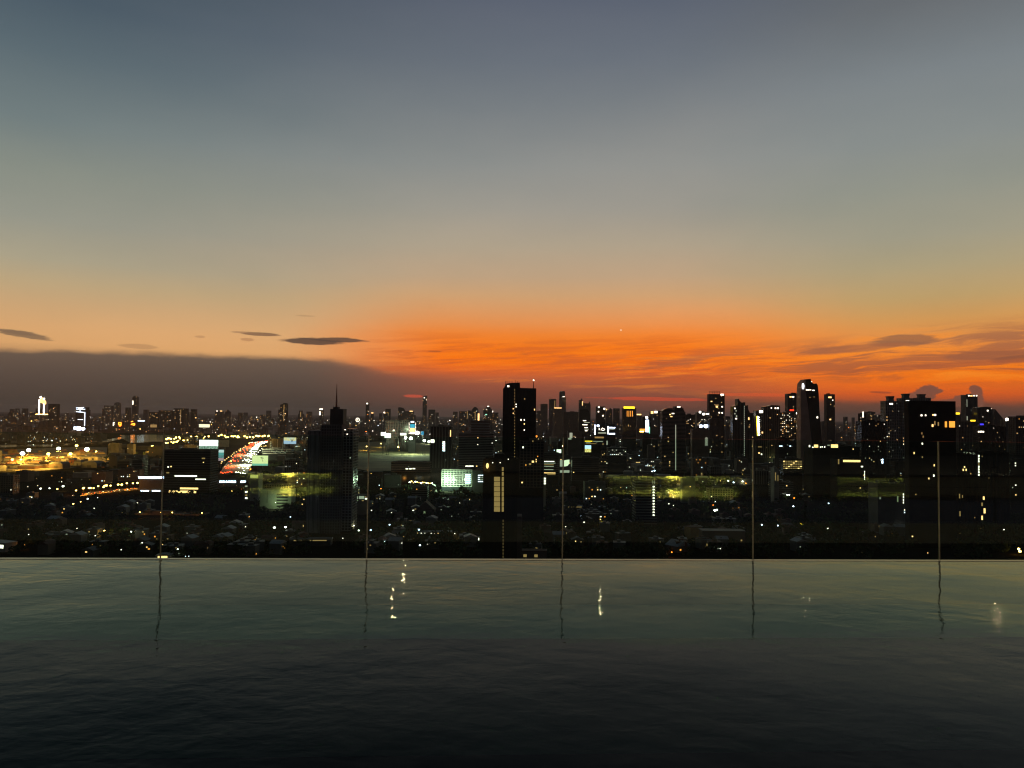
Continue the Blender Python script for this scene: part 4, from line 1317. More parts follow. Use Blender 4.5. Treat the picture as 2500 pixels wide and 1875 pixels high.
# ------------------------------------------------------------------ far skyline, left to right
S = [
 (18, 46, 1003, 6500, 'low dome-like dark block at the far left end of the skyline', 'e'), (118, 140, 986, 5600, 'dark round-cornered tower right of the lit bridge pylon', 'd'),
 (254, 272, 990, 6000, 'hazy square tower at left with a dark top band', 'e'), (277, 291, 982, 6400, 'hazy round-topped tower left of the thin left tower', 'e'),
 (323, 335, 966, 6800, 'thin tall tower with one lit side, left part of the skyline', 'e'), (350, 360, 1000, 7000, 'small pale far tower right of the thin left tower', 'b'),
 (364, 385, 1006, 5200, 'dark squat block with a lit base at left', 'd'), (387, 421, 1002, 5400, 'wide dark block beside the squat left block', 'd'),
 (424, 456, 997, 5200, 'dark apartment tower with a pale vertical line, left of centre', 'd'), (466, 478, 999, 5600, 'narrow dark tower right of the pale-lined tower', 'd'),
 (525, 543, 1004, 6200, 'hazy block with two roof lamps at left centre', 'e'), (549, 561, 1000, 6000, 'small peaked dark tower at left centre', 'e'),
 (679, 685, 1000, 5000, 'low wing hugging the lone dark tower left of the spire', 'e'), (684, 700, 984, 5000, 'lone dark tower with a pale edge left of the spired tower', 'd'),
 (728, 740, 1010, 6500, 'tiny hazy tower second left of the spired tower', 'e'), (748, 760, 1005, 6500, 'tiny pale tower nearest left of the spired tower', 'b'),
 (780, 789, 999, 6200, 'far tower with a glowing top touching the spired tower', 'e'), (893, 901, 981, 7200, 'thin far tower with a bright tip right of the spired tower', 'e'),
 (905, 912, 1007, 6800, 'short far tower with a lit cap by the thin bright-tipped tower', 'e'), (936, 941, 1005, 6600, 'sliver of a far tower with a lamp on top', 'e'),
 (941, 953, 998, 6000, 'dark far tower above the mall blocks', 'e'), (972, 988, 994, 5800, 'far tower with a slanting rounded top above the mall', 'e'),
 (988, 1010, 1004, 5600, 'broad far block with lit roof edge above the colour screen', 'e'), (1032, 1042, 966, 6600, 'tallest slim far tower with a slanted top, left of centre', 'e'),
 (1046, 1062, 1000, 6000, 'square far tower right of the slim slanted one', 'e'), (1063, 1071, 1007, 6600, 'small far block beside the square far tower', 'b'),
 (1106, 1117, 1005, 6200, 'pale narrow far tower above the green-grey slot tower', 'b'), (1121, 1143, 1004, 5600, 'wide far block with lit left edge behind the balcony block', 'e'),
 (1143, 1153, 1002, 5900, 'plain far tower leaning on the domed far tower', 'b'), (1152, 1168, 993, 5500, 'far tower with a domed head behind the balcony block', 'e'),
 (1180, 1203, 992, 5300, 'far tower with a pointed octagonal head left of the black twin-block tower', 'e'), (1203, 1217, 1007, 5800, 'low far block just left of the black twin-block tower', 'b'),
 (1310, 1321, 1003, 4600, 'narrow hazy block touching the black twin-block tower', 'b'), (1480, 1495, 997, 4200, 'hazy split tower left of the gold-crowned hotel', 'e'),
 (1498, 1513, 997, 4400, 'hazy square tower nearest left of the gold-crowned hotel', 'e'), (1555, 1567, 1012, 4000, 'short tower with a warm roof bar right of the gold-crowned hotel', 'b'),
 (1606, 1616, 1003, 3800, 'narrow dark tower left of the twin-domed tower', 'd'), (1772, 1779, 1016, 3600, 'narrow lit block right of the open-frame tower', 'e'),
 (2100, 2115, 1010, 3300, 'dark narrow tower with a lit shaft right of the slim lone tower', 'd'), (2115, 2137, 1006, 3500, 'paler round-topped block right of the slim lone tower', 'b'),
 (2140, 2162, 1013, 3200, 'sloping-roofed hazy block left of the hat-roofed towers', 'e'), (2006, 2018, 1030, 3400, 'low hazy block between the leaning and slim towers', 'b'),
]
TOPS = {18: [(18, 1012), (24, 1005), (32, 1003), (40, 1005), (46, 1012)], 277: [(277, 990), (280, 984), (285, 982), (290, 984), (291, 990)], 323: [(323, 972), (325, 968), (328, 966), (335, 969)],
        549: [(549, 1006), (552, 1004), (555, 1000), (558, 1004), (561, 1006)], 684: [(684, 988), (690, 986), (692, 984), (698, 984), (700, 988)], 972: [(972, 995), (976, 994), (984, 996), (988, 1001)],
        1032: [(1032, 973), (1034, 967), (1042, 966)], 1152: [(1152, 1000), (1156, 995), (1160, 993), (1165, 996), (1168, 1001)], 1180: [(1180, 1000), (1186, 996), (1190, 992), (1194, 992), (1199, 998), (1203, 1004)],
        1480: [(1480, 1004), (1484, 1000), (1487, 1003), (1490, 996), (1495, 1000)], 2140: [(2140, 1014), (2146, 1012), (2162, 1017)], 893: [(893, 984), (895, 982), (897, 980), (899, 982), (901, 985)]}
SW = {323: [(324.5, 983, 2.4, 10, 'W')], 118: [(124, 999, 2, 2, 'd'), (130, 1005, 2, 2, 'd')], 780: [(784, 999, 8, 3, 'W'), (781, 1009, 3, 9, 'W')], 893: [(896.5, 985, 4, 3, 'W'), (898, 1012, 2, 2, 'a')], 905: [(909, 1008, 5, 2.5, 'w')],
      988: [(1004, 1004, 8, 2, 'w')], 1032: [(1036, 971, 2.4, 2.6, 'W')], 1121: [(1141, 1013, 1.4, 18, 'd')], 1152: [(1160, 1013, 1.4, 18, 'd'), (1168.5, 1018, 4, 17, 'w')], 1180: [(1192, 992, 4, 2, 'W'), (1187, 1012, 4, 2, 'g'), (1203, 1004, 2, 2, 'W')],
      364: [(375, 1040, 16, 7, 'd')], 424: [(441, 1018, 1.6, 36, 'd')], 466: [(478, 1020, 3, 2, 'w')], 525: [(530, 1003.5, 3, 2, 'W'), (540, 1003.5, 5, 2, 'w')], 684: [(693, 1008, 1.6, 40, 'd'), (697, 1010, 2, 2, 'w')], 941: [(938, 1007, 3, 3, 'W')],
      1555: [(1560, 1012, 11, 3, 'w')], 2100: [(2107, 1012, 2.6, 14, 'W')], 728: [(734, 1012, 2, 12, 'd')], 936: [(938, 1007, 3, 3, 'W')], 1480: [(1481, 1000, 2, 3, 'w')]}
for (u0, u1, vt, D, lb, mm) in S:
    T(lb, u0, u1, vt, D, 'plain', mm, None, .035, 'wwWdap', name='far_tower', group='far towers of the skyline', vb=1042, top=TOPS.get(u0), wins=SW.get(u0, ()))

# illuminated bridge pylon
D = 6000
p = frame_at(103, D)
bp = thing('bridge_pylon', 'brightly lit two-legged bridge pylon with glowing head, far left', 'bridge pylon', p, -YAW)


def bl(u, v):
    q = W(u, v, D) - p
    return q.dot(RH), q.z


k = D / FPX
legs = [((96, 1012), (97, 975)), ((107.5, 1010), (108, 986))]
for a, b in legs:
    (xa, za), (xb, zb) = bl(*a), bl(*b)
    MB().tube((xa, 0, 0), (xb, 0, zb), 2.0 * k / 2, 1.6 * k / 2, 8).build('leg', conc_c, bp)
    MB().tube((xa, -3.6 * k / 2, za), (xb, -3 * k / 2, zb), .9 * k, n=6).build('glow_strip', EM['H'], bp)  # floodlight on the leg imitated by an added glowing strip
for pts_, key in (([(98, 972), (103, 970), (112, 979), (113, 985), (108, 990), (104, 985), (98, 983)], 'H'),):
    MB().prism([bl(*q) for q in pts_][::-1], -2, 2).build('lit_head', EM['w'], bp, fix=True)  # floodlight on the head put into it as a glow of its own
(xa, za), (xb, zb) = bl(100, 970), bl(108, 975)
MB().ball((xa, -3, za), 2.2 * k).ball((xb, -3, zb + 4), 2.0 * k).build('head_lamp', EM['H'], bp)
(xa, za), (xb, zb) = bl(88, 1011), bl(120, 1011)
MB().box(xa, xb, -4, 4, za - 4, za).build('deck', conc_c, bp)
MB().box(xa, xb, -5.5, -4.1, za - 3, za + 1).build('deck_light', EM['h'], bp)
protect(85, 122, 965, 1014, D)
# outlined tower
root, loc, _ = T('dark tower drawn in white light lines, right of the bridge pylon', 185, 213, 994, 5400, 'plain', 'd', 30, .0, name='outlined_tower', vb=1042,
    strips=[(186, 996, 205, 995, 1.8, 'c'), (187, 1000, 208, 999, 1.4, 'c'), (186, 1005, 208, 1007, 1.6, 'c'), (207.5, 1007, 206.5, 1040, 1.8, 'c'), (196, 1000, 195, 1006, 1.6, 'c'), (190, 1024, 203, 1024.5, 1.2, 'c')],
    wins=[(197, 997, 10, 4, 'c')])
# lit wheel
D = 7600
c = W(873.2, 1025, D)
fw = thing('ferris_wheel', 'tiny glowing white ferris wheel right of the spired tower', 'ferris wheel', (c.x, c.y, 0), -YAW)
wr = 4.3 * D / FPX
rm_, sp_ = MB(), MB()
for q in range(24):
    a, b = 2 * math.pi * q / 24, 2 * math.pi * (q + 1) / 24
    rm_.tube((wr * math.cos(a), 0, c.z + wr * math.sin(a)), (wr * math.cos(b), 0, c.z + wr * math.sin(b)), .75 * D / FPX, n=5, cap=False)
    if q % 3 == 0:
        sp_.tube((0, 0, c.z), (wr * math.cos(a), 0, c.z + wr * math.sin(a)), .5, n=4)
rm_.build('rim', EM['W'], fw)
sp_.build('spokes', conc_c, fw)
MB().ball((0, -2, c.z), 1.3 * D / FPX).build('hub', EM['W'], fw)
for s in (-1, 1):
    MB().tube((s * wr * .7, 0, 0), (0, 0, c.z), 1.5, n=6).build('leg', conc_c, fw)
protect(865, 882, 1017, 1034, D)


# ------------------------------------------------------------------ billboards
def billboard(label, u0, u1, v0, v1, D, mats, posts=2, name='billboard'):
    uc = (u0 + u1) / 2
    o = frame_at(uc, D, v1)
    root = thing(name, label, 'billboard', o, -YAW)

    def loc(u, v):
        q = W(u, v, D) - o
        return q.dot(RH), q.z
    xl, zt = loc(u0, v0)
    xr, zb = loc(u1, v1)
    nn = len(mats)
    for q, mm in enumerate(mats):            # stacked panels, top first
        a, b = zt + (zb - zt) * q / nn, zt + (zb - zt) * (q + 1) / nn
        MB().box(xl, xr, -.4, 0, b + .02, a - .02).build('panel', mm, root)
    f = MB().box(xl - .5, xr + .5, .02, .9, zb - .5, zt + .5)
    f.build('frame', dark_m, root)
    for q in range(posts):
        x = xl + (xr - xl) * ((q + 1) / (posts + 1))
        MB().tube((x, .5, 0), (x, .5, zb - .5), .7, n=8).build('post', dark_m, root)
    protect(u0 - 2, u1 + 2, v0 - 2, v1 + 3, D)
    return root, loc


bw = emit('board_white', (255, 255, 250), 3.0)
bw2 = emit('board_print', (206, 226, 208), .75, c2=(90, 130, 110), scale=.35)
billboard('glaring white billboard left of the expressway curve', 487, 532, 1074, 1096, 1900, [bw, bw, bw2], 3)
billboard('unlit grey back of a billboard beside the glaring white one', 534, 559, 1074, 1091, 1960, [mat('board_grey', (.20, .20, .18), .8)], 2)
billboard('teal and pink portrait screen left of the red tail lights', 531, 546, 1098, 1125, 1800, [emit('screen_white', (220, 240, 240), .9), emit('screen_teal', (110, 190, 186), .7), emit('screen_teal2', (90, 160, 164), .55, c2=(150, 200, 200), scale=.4), emit('screen_pink', (235, 150, 170), .7, c2=(170, 190, 190), scale=.5)], 1)
root, loc = billboard('pale yellow billboard with a dark palm figure right of the headlights', 616, 654, 1112, 1137, 1650, [emit('board_yellow', (244, 250, 176), 1.05)] * 4 + [emit('board_mint', (150, 220, 190), .8)], 2)
pf = MB()
for a in (-50, -20, 15, 45, 80):
    x, z = loc(639, 1118)
    pf.tube((x, -.6, z), (x + 5 * math.sin(R(a)), -.6, z + 3.0 * math.cos(R(a)) - abs(a) * .03), .5, .15, 5)
x2, z2 = loc(642, 1127)
pf.tube((x, -.6, z), (x2, -.6, z2), .35, n=5)
pf.build('palm_figure', mat('print_dark', (.05, .08, .05)), root)
root, loc = billboard('pale blue billboard with a dark mark at the far end of the expressway', 693, 723, 1068, 1084, 2300, [emit('board_pale', (216, 226, 214), 1.0, c2=(255, 220, 130), scale=.12), emit('board_blue', (186, 210, 236), .9)], 2)
x, z = loc(713, 1076)
lettering(root, 'V', x, -.8, z, 12 * 2300 / FPX, 'b').data.materials[0] = mat('print_blue', (.05, .08, .3))
billboard('long cream lightboard among the far roofs, left', 486, 512, 1035.5, 1043.5, 4200, [emit('board_cream', (255, 250, 206), 1.3)], 2)
billboard('white-blue and yellow billboard at centre right', 1428, 1443, 1087, 1104, 1750, [emit('board_sky', (190, 224, 255), 1.6), emit('board_sun', (255, 236, 150), 1.3, c2=(200, 170, 90), scale=.4)], 1)
billboard('tilted glaring white board near the centre', 1359, 1370, 1097, 1106, 1850, [emit('board_glare', (240, 252, 224), 1.8)], 1)
billboard('teal blue screen right of the mall glare', 1028, 1034.5, 1053, 1062, 2500, [emit('screen_blue', (50, 150, 190), .9)], 1)
billboard('bright white board left below the mall blocks', 930, 942, 1055, 1064, 2500, [emit('board_mall', (244, 250, 226), 2.2)], 2)
billboard('bright white board below the first mall block', 939, 954, 1058, 1069, 2450, [emit('board_mall', (244, 250, 226), 2.2)], 2)
billboard('white panel below the second mall block', 977, 992, 1057, 1063, 2480, [emit('board_mall', (244, 250, 226), 2.2)], 2)
root, loc, _ = T('low pavilion with bright divided front windows left of the second glass seam', 855, 898, 1208, 1010, 'plain', 'e', 14, .0, name='lit_pavilion', cat='building', vb=1226, roof=False,
  wins=[(857, 1214, 2.4, 3, 'W'), (867, 1214.5, 14, 7, 'p', 'shop_window'), (883, 1214.5, 13, 7, 'p', 'shop_window'), (893, 1213, 3, 3, 'd'), (894, 1217.5, 5, 3, 'W'), (868, 1221.5, 13, 2.4, 'm', 'shop_window'), (886, 1222, 5, 2, 'd')])
root, loc = billboard('white letter and orange neon box sign at left below the round-topped tower', 274, 303, 1030, 1042, 5000, [mat('board_dark', (.03, .02, .02), .8)], 3, 'roof_sign')
x, z = loc(278, 1036)
lettering(root, 'F', x, -1.4, z, 12 * 5000 / FPX, 'W')
kk = 5000 / FPX
for (ua, va, ub, vb_) in ((290, 1031.5, 296, 1032), (296, 1032, 296, 1037), (296, 1037, 291, 1037), (290, 1031.5, 290, 1037), (291, 1040, 296, 1039)):
    (xa, za), (xb, zb) = loc(ua, va), loc(ub, vb_)
    MB().tube((xa, -1.6, za), (xb, -1.6, zb), .9 * kk, n=5).build('neon_tube', EM['o'], root)
root, loc = billboard('orange looping neon sign at left below the thin left tower', 314, 345, 1028, 1043, 5000, [mat('board_dark', (.03, .02, .02), .8)], 3, 'roof_sign')
x, z = loc(323, 1037)
for (ua, va, ub, vb_) in ((318, 1038, 321, 1036), (321, 1036, 325, 1034), (325, 1034, 329, 1034), (329, 1034, 329, 1038), (329, 1038, 325, 1038), (325, 1038, 325, 1034), (319, 1030, 325, 1028.5), (318, 1038, 319, 1041)):
    (xa, za), (xb, zb) = loc(ua, va), loc(ub, vb_)
    MB().tube((xa, -1.6, za), (xb, -1.6, zb), .9 * kk, n=5).build('neon_tube', EM['o'], root)
x, z = loc(345, 1027.5)
MB().box(x - 22, x + 22, -1.5, -.6, z - 3, z + 3).build('light_bar', EM['c'], root)
# ------------------------------------------------------------------ lamps
def row(n, ua, va, ub, vb, key, px, label, group, z=9.0, jit=.6, seed=1, **kw):
    r = random.Random(seed)
    for k in range(n):
        f = (k + .5) / n
        lamp(ua + (ub - ua) * f + r.uniform(-jit, jit) * 3, va + (vb - va) * f + r.uniform(-jit, jit), key, px * r.uniform(.8, 1.2), label, group, z, **kw)


# port yard: high masts flooding the yard with sodium light
PW = 320000
for (u, v, px, key, pw, lb) in (
        (55, 1107, 11, 'H', 2.4, 'brightest left flood mast in the golden port yard'), (70, 1099, 10, 'H', 2.4, 'flood mast just behind the brightest left one in the port yard'),
        (30, 1122, 6, 'h', .9, 'small flood mast at the left front of the port yard'), (51, 1122, 5, 'h', .6, 'small flood mast below the brightest left one'),
        (118, 1108, 8, 'h', 1.2, 'orange flood mast in the middle of the port yard'), (113, 1118, 6, 'o', .7, 'orange lamp mast below the middle port mast'),
        (143, 1095, 9, 'H', 1.6, 'white-hot flood mast at the back middle of the port yard'), (172, 1108, 8, 'h', 1.6, 'orange flood mast above the red container stack'),
        (187, 1088, 7, 'h', .8, 'flood mast at the rear right of the port yard'), (212, 1097, 11, 'H', 2.0, 'big white flood mast over the port sheds'),
        (235, 1102, 4, 'h', .4, 'little flood mast right of the port sheds'), (372, 1090, 7, 'h', 1.0, 'orange flood mast by the river bank right of the port')):
    lamp(u, v, key, px, lb, 'flood masts of the port yard', z=24, name='flood_mast', cat='flood mast', power=PW * pw, color=(255, 176, 70))
for (u, v, lb) in ((139.5, 1117, 'thin lit lamp pole in the middle of the port yard'),):
    lamp(u, v, 'w', 4, lb, None, z=18, name='lamp_pole', cat='lamp pole')
# sheds and containers in the yard
rs = random.Random(11)
shed_m = mat('shed_wall_cream', (.40, .37, .28), .8, .15, .1)
for (u0, u1, vt, vb_, lb, mm) in ((198, 215, 1113, 1124, 'cream port shed with a tall gable, left one of the pair', shed_m), (216, 238, 1113, 1123, 'cream port shed with a tall gable, right one of the pair', shed_m),
                                  (261, 281, 1116, 1123, 'cream port shed standing apart to the right', shed_m), (168, 181, 1118, 1134, 'orange lit container stack in the port yard', mat('container_orange', (.42, .14, .05), .6, .2, .3)),
                                  (10, 33, 1134, 1142, 'long low shed with a glowing face at the left of the yard', shed_m), (43, 84, 1136, 1145, 'long red-roofed shed at the front of the port yard', roof_r),
                                  (180, 197, 1124, 1137, 'pale shed beside the orange container stack', conc_c), (198, 236, 1126, 1142, 'grey wide shed in front of the port sheds', conc_a), (95, 118, 1126, 1136, 'low dark shed at the middle front of the yard', conc_b),
                                  (120, 152, 1128, 1144, 'brown storage block below the thin lamp pole', conc_b), (60, 100, 1112, 1118, 'long flat transit shed at the centre of the port yard', conc_b)):
    uc = (u0 + u1) / 2
    D = dist_at(uc, vb_)
    o = frame_at(uc, D, vb_)
    rt = thing('port_shed', lb, 'shed', o, -YAW, 'sheds of the port yard')
    wd, hh_ = (u1 - u0) * D / FPX, (vb_ - vt) * D / FPX * .72
    dp = min(wd, 40)
    MB().box(-wd / 2, wd / 2, 0, dp, 0, hh_).build('wall', mm, rt)
    MB().prism([(-wd / 2 - .6, hh_ + .02), (wd / 2 + .6, hh_ + .02), (wd / 2 - wd * .22, hh_ * 1.35), (-wd / 2 + wd * .22, hh_ * 1.35)], -.6, dp + .6).build('roof', roof_g, rt)
    MB().box(-wd * .12, wd * .12, -.25, -.02, 0, hh_ * .6).build('door', conc_e, rt)

CM = [mat('container_rust', (.30, .10, .05), .6, .2, .3), mat('container_ochre', (.36, .24, .08), .6, .2, .3), mat('container_grey', (.25, .25, .22), .6, .2, .3), mat('container_brown', (.20, .13, .08), .6, .2, .3)]
CN = ['rust red', 'ochre', 'grey', 'brown']
CB = MB().box(-6, 6, -1.25, 1.25, 0, 2.6).mesh('container_box')
CBM = []
for mm in CM:
    me = CB.copy()
    me.materials.append(mm)
    CBM.append(me)
for k in range(90):
    u, v = rs.uniform(-5, 250), rs.uniform(1101, 1142)
    p = G(u, v)
    q = rs.randrange(4)
    st_ = thing('container_stack', 'stack of ' + CN[q] + ' shipping containers in the golden port yard', 'container', (p.x, p.y, 0), rs.choice((0, 0, 1.57)) - YAW + .06, CN[q] + ' container stacks')
    for j in range(rs.randint(1, 3)):
        for i in range(rs.randint(1, 3)):
            o = link('container', CBM[q], st_)
            o.location = (i * 12.4, 0, j * 2.62)

# expressway lamps, riverside road lamps, streets
row(13, 536, 1132, 600, 1087, 'w', 3.2, 'warm lamp on the left kerb of the expressway curve', 'left kerb lamps of the expressway', z=24, seed=2)
row(11, 602, 1146, 640, 1092, 'W', 2.6, 'white lamp on the right kerb of the expressway curve', 'right kerb lamps of the expressway', z=24, seed=3)
row(10, 612, 1081, 650, 1078, 'W', 3.0, 'white lamp clustered at the far bend of the expressway', 'lamps at the far expressway bend', z=22, seed=4)
row(8, 618, 1090, 650, 1089, 'w', 3.0, 'warm lamp on the side ramp of the expressway bend', 'lamps on the expressway side ramp', z=12, seed=41)
for k, (u, v) in enumerate(((600, 1125), (585, 1138), (616, 1105))):  # lamps added to put the traffic's glow on the road
    p, _d = on_deck(.75, (.12, .3, .5)[k])
    lamp(proj(p)[0] + 1, proj(p + Vector((0, 0, 12)))[1], 'H', 3, 'added white lamp for the headlight glow over the coming traffic, ' + ('nearest of three', 'middle of three', 'farthest of three')[k], 'added lamps for the glow of the coming traffic', z=DK + 12, power=420000, color=(255, 240, 190))
    p, _d = on_deck(.25, (.1, .3, .52)[k])
    lamp(proj(p)[0], proj(p + Vector((0, 0, 12)))[1], 'h', 3, 'added amber lamp for the glow over the departing traffic, ' + ('nearest of three', 'middle of three', 'farthest of three')[k], 'added lamps for the glow of the departing traffic', z=DK + 12, power=170000, color=(255, 84, 20))
row(22, 402, 1071, 540, 1062, 'h', 4.6, 'golden lamp on the riverside road left of the expressway', 'golden riverside road lamps', z=14, jit=2.2, seed=5)
row(24, 545, 1066, 660, 1066, 'h', 4.0, 'golden lamp on the riverside road behind the expressway', 'golden lamps behind the expressway', z=14, jit=2.4, seed=6)
for (u, v) in ((430, 1068), (500, 1066), (570, 1066), (630, 1066)):
    p = G(u, v + 3, 10)
    lamp(u, v, 'h', 3, 'taller golden lamp at the riverside road ' + {430: 'nearest the river bend', 500: 'above the glaring billboard', 570: 'left above the expressway bend', 630: 'right above the expressway bend'}[u], 'tall riverside lamps', z=26, power=90000, color=(255, 190, 90))
row(16, 405, 1083, 470, 1072, 'h', 3.6, 'golden lamp along the quay below the river bend', 'golden quay lamps', z=12, jit=2.0, seed=7)
row(14, 184, 1196, 335, 1178, 'h', 4.6, 'warm street lamp along the orange lit street at far left', 'warm lamps of the far left street', z=10, jit=2.2, seed=8)
for (u, lb) in ((205, 'left third'), (255, 'middle'), (310, 'right third')):
    v = 1203 - (u - 180) * .11
    lamp(u, v - 9, 'h', 4, 'bright sodium lamp lighting the ' + lb + ' of the far left street', 'sodium lamps lighting the far left street', z=11, power=60000, color=(255, 140, 40))
for (u, v, px, key, lb) in ((99, 1193, 6, 'H', 'first white lamp of the four left of the lit street'), (121, 1192, 5, 'H', 'second white lamp of the four left of the lit street'), (140, 1194, 6, 'h', 'third lamp of the four left of the lit street, warm'),
                            (154, 1187, 8, 'H', 'big white lamp, fourth of those left of the lit street'), (68, 1188, 3, 'W', 'faint white lamp at the left end of the lamp line'), (92, 1186, 3, 'W', 'faint white lamp in the lamp line left of the four'),
                            (179, 1230, 6, 'h', 'warm lamp among dark trees below the lit street'), (214, 1218, 5, 'H', 'white lamp below the lit street left of the middle'), (197, 1225, 4, 'h', 'small warm lamp between two lamps below the lit street'), (238, 1216, 4.5, 'H', 'white lamp below the middle of the lit street'),
                            (230, 1241, 4.5, 'W', 'pale lamp alone in the dark left quarter'), (84, 1256, 4, 'c', 'cool white lamp at the left roofs'), (95, 1279, 5, 'c', 'cool lamp pair member in the left rail yard'), (104, 1277, 4, 'c', 'second cool lamp in the left rail yard'), (188, 1290, 4, 'W', 'single white lamp in the lower left dark'), (70, 1305, 4, 'W', 'low single lamp near the left edge'),
                            (255, 1296, 7, 'h', 'orange glowing lamp lower left of the ochre block'), (277, 1307, 5, 'c', 'bluish lamp right of the orange lower left lamp'), (303, 1300, 5, 'H', 'white lamp in the lower left street, left of two'), (320, 1298, 5, 'H', 'white lamp in the lower left street, right of two'), (296, 1342, 5, 'W', 'low white lamp above the pool rim at left'), (7, 1233, 5, 'H', 'bright lamp at the far left edge'), (18, 1222, 3, 'w', 'warm lamp at the far left edge, upper'), (19, 1230, 3, 'w', 'warm lamp at the far left edge, lower'),
                            (434, 1341, 5, 'H', 'white lamp just above the pool rim left of the first seam, lower'), (428, 1335, 3, 'W', 'white lamp just above the pool rim near the first seam, upper'), (453, 1358, 3.5, 'c', 'left one of two lamps at the pool rim'), (461, 1358, 3.5, 'c', 'right one of two lamps at the pool rim'),
                            (670, 1288, 8, 'H', 'greenish white yard lamp below the louvred block, left'), (697, 1287, 8, 'H', 'greenish white yard lamp below the louvred block, right'), (709, 1262, 5, 'c', 'cool lamp at the corner of the louvred block'), (742, 1219, 5, 'w', 'warm lamp beside the spired tower, upper'), (738, 1231, 5, 'w', 'warm lamp beside the spired tower, lower'),
                            (864, 1283, 6.5, 'W', 'yellowish lamp right of the spired tower foot'), (876, 1295, 5, 'H', 'white lamp pair right of the spired tower foot'), (905, 1294, 5, 'C', 'cool lamp right of the second seam, upper'), (934, 1306, 6, 'C', 'cool lamp in the dark gardens, left of three'), (940, 1322, 5.5, 'C', 'cool lamp in the dark gardens, lowest of three'), (951, 1281, 4.5, 'C', 'cool lamp in the dark gardens, upper of three'), (1025, 1331, 6, 'C', 'cool lamp low in front of the long roof'), (907, 1246, 5, 'W', 'white lamp right of the lit pavilion'), (837, 1314, 4, 'W', 'small lamp below the spired tower'),
                            (1023, 1293, 6, 'C', 'tall cool lamp at the left end of the long grey roof'), (1122, 1295, 7, 'H', 'lamp lighting the golden tree'), (930, 1193, 4, 'o', 'red-orange lamp above the dark gardens'), (1146, 1219, 4.5, 'w', 'warm lamp left of the stairwell tower'), (1122, 1228, 3.5, 'W', 'small white lamp left of the stairwell tower'),
                            (1375, 1147, 5.5, 'C', 'cool lamp at the glass seam under the lightbox'), (1394, 1285, 3.5, 'W', 'white lamp right of the middle seam'), (1381, 1286, 4, 'W', 'white lamp at the middle seam'), (1401, 1324, 5, 'w', 'warm doorway lamp low right of the middle seam'), (1466, 1268, 5, 'w', 'warm lamp in the dark centre, upper'), (1418, 1260, 4, 'C', 'cool lamp in the dark centre'), (1510, 1129, 7, 'h', 'left one of two yellow lamps at the long lit roof'), (1517, 1129, 7, 'h', 'right one of two yellow lamps at the long lit roof'), (1592, 1151, 5, 'C', 'left one of two cool lamps above the stair dot block'), (1598, 1149, 5.5, 'C', 'right one of two cool lamps above the stair dot block'),
                            (1745, 1246, 8, 'H', 'bright warm lamp pair in the right dark gardens, left'), (1750, 1245, 8, 'H', 'bright warm lamp pair in the right dark gardens, right'), (1746, 1224, 5, 'H', 'lamp above the bright garden lamp pair'), (1741, 1233, 4, 'o', 'orange lamp between the garden lamps'), (1633, 1230, 5, 'W', 'greenish lamp left in the right dark gardens'), (1644, 1234, 4, 'W', 'small lamp beside the greenish garden lamp'), (1653, 1235, 4, 'W', 'third small lamp beside the greenish garden lamp'), (1669, 1168, 6, 'o', 'orange lamp cluster above the dark gardens, left'), (1675, 1170, 5, 'H', 'white lamp at the orange cluster'), (1778, 1174, 5, 'H', 'white lamp left in the small orange street'), (1791, 1178, 6, 'C', 'cool lamp in the small orange street'), (1813, 1175, 5, 'H', 'warm lamp right in the small orange street'), (1821, 1180, 5, 'o', 'orange lamp at the end of the small orange street'),
                            (1838, 1177, 4, 'W', 'lamp at the fourth seam, upper'), (1838, 1209, 4, 'W', 'lamp at the fourth seam, lower'), (1828, 1227, 5, 'w', 'warm lamp just left of the fourth seam'), (1902, 1200, 7, 'H', 'white lamp on the path right of the fourth seam'), (1888, 1196, 4, 'W', 'small lamp on the path right of the fourth seam'), (1922, 1208, 5, 'H', 'left one of two lamps on the garden path'), (1927, 1208, 5, 'H', 'right one of two lamps on the garden path'), (1939, 1216, 5, 'o', 'orange lamp at the garden path bend'), (1937, 1236, 6, 'C', 'cool lamp below the garden path bend'), (1860, 1281, 5, 'C', 'left one of two cool lamps in the deep dark'), (1899, 1283, 5, 'C', 'right one of two cool lamps in the deep dark'),
                            (1955, 1271, 7, 'y', 'yellow lamp among the lit trees'), (2001, 1274, 7, 'g', 'green lamp among the lit trees'), (2194, 1287, 6, 'H', 'white lamp at the garden wall right'), (2170, 1280, 5, 'W', 'greenish lamp at the garden wall, left'), (2230, 1301, 4.5, 'W', 'left one of two lamps under the wide black tower'), (2243, 1304, 5, 'H', 'right one of two lamps under the wide black tower'), (2265, 1350, 4, 'w', 'small red-tinted lamp low right near the rim'), (2090, 1225, 6, 'w', 'warm doorway lamp in the right dark, upper'), (2097, 1230, 5, 'W', 'white doorway lamp in the right dark, lower'), (2023, 1229, 4.5, 'C', 'cool lamp left of the doorway lamps'),
                            (2073, 1201, 4, 'W', 'left one of two lamps under the terrace block'), (2096, 1193, 4.5, 'W', 'right one of two lamps under the terrace block'), (2357, 1288, 4.5, 'C', 'cool lamp low between the dark right towers'), (2451, 1293, 5, 'W', 'lone lamp near the right edge'), (2490, 1346, 11, 'h', 'golden glaring lamp at the lower right edge'), (1655, 1366 - 74, 4, 'W', 'pale lamp above the orange lit wall'), (1702, 1287, 6, 'o', 'upper orange wall lamp low right of centre'), (1703, 1295, 5, 'h', 'lower orange wall lamp low right of centre')):
    warm = key in 'hoaw'
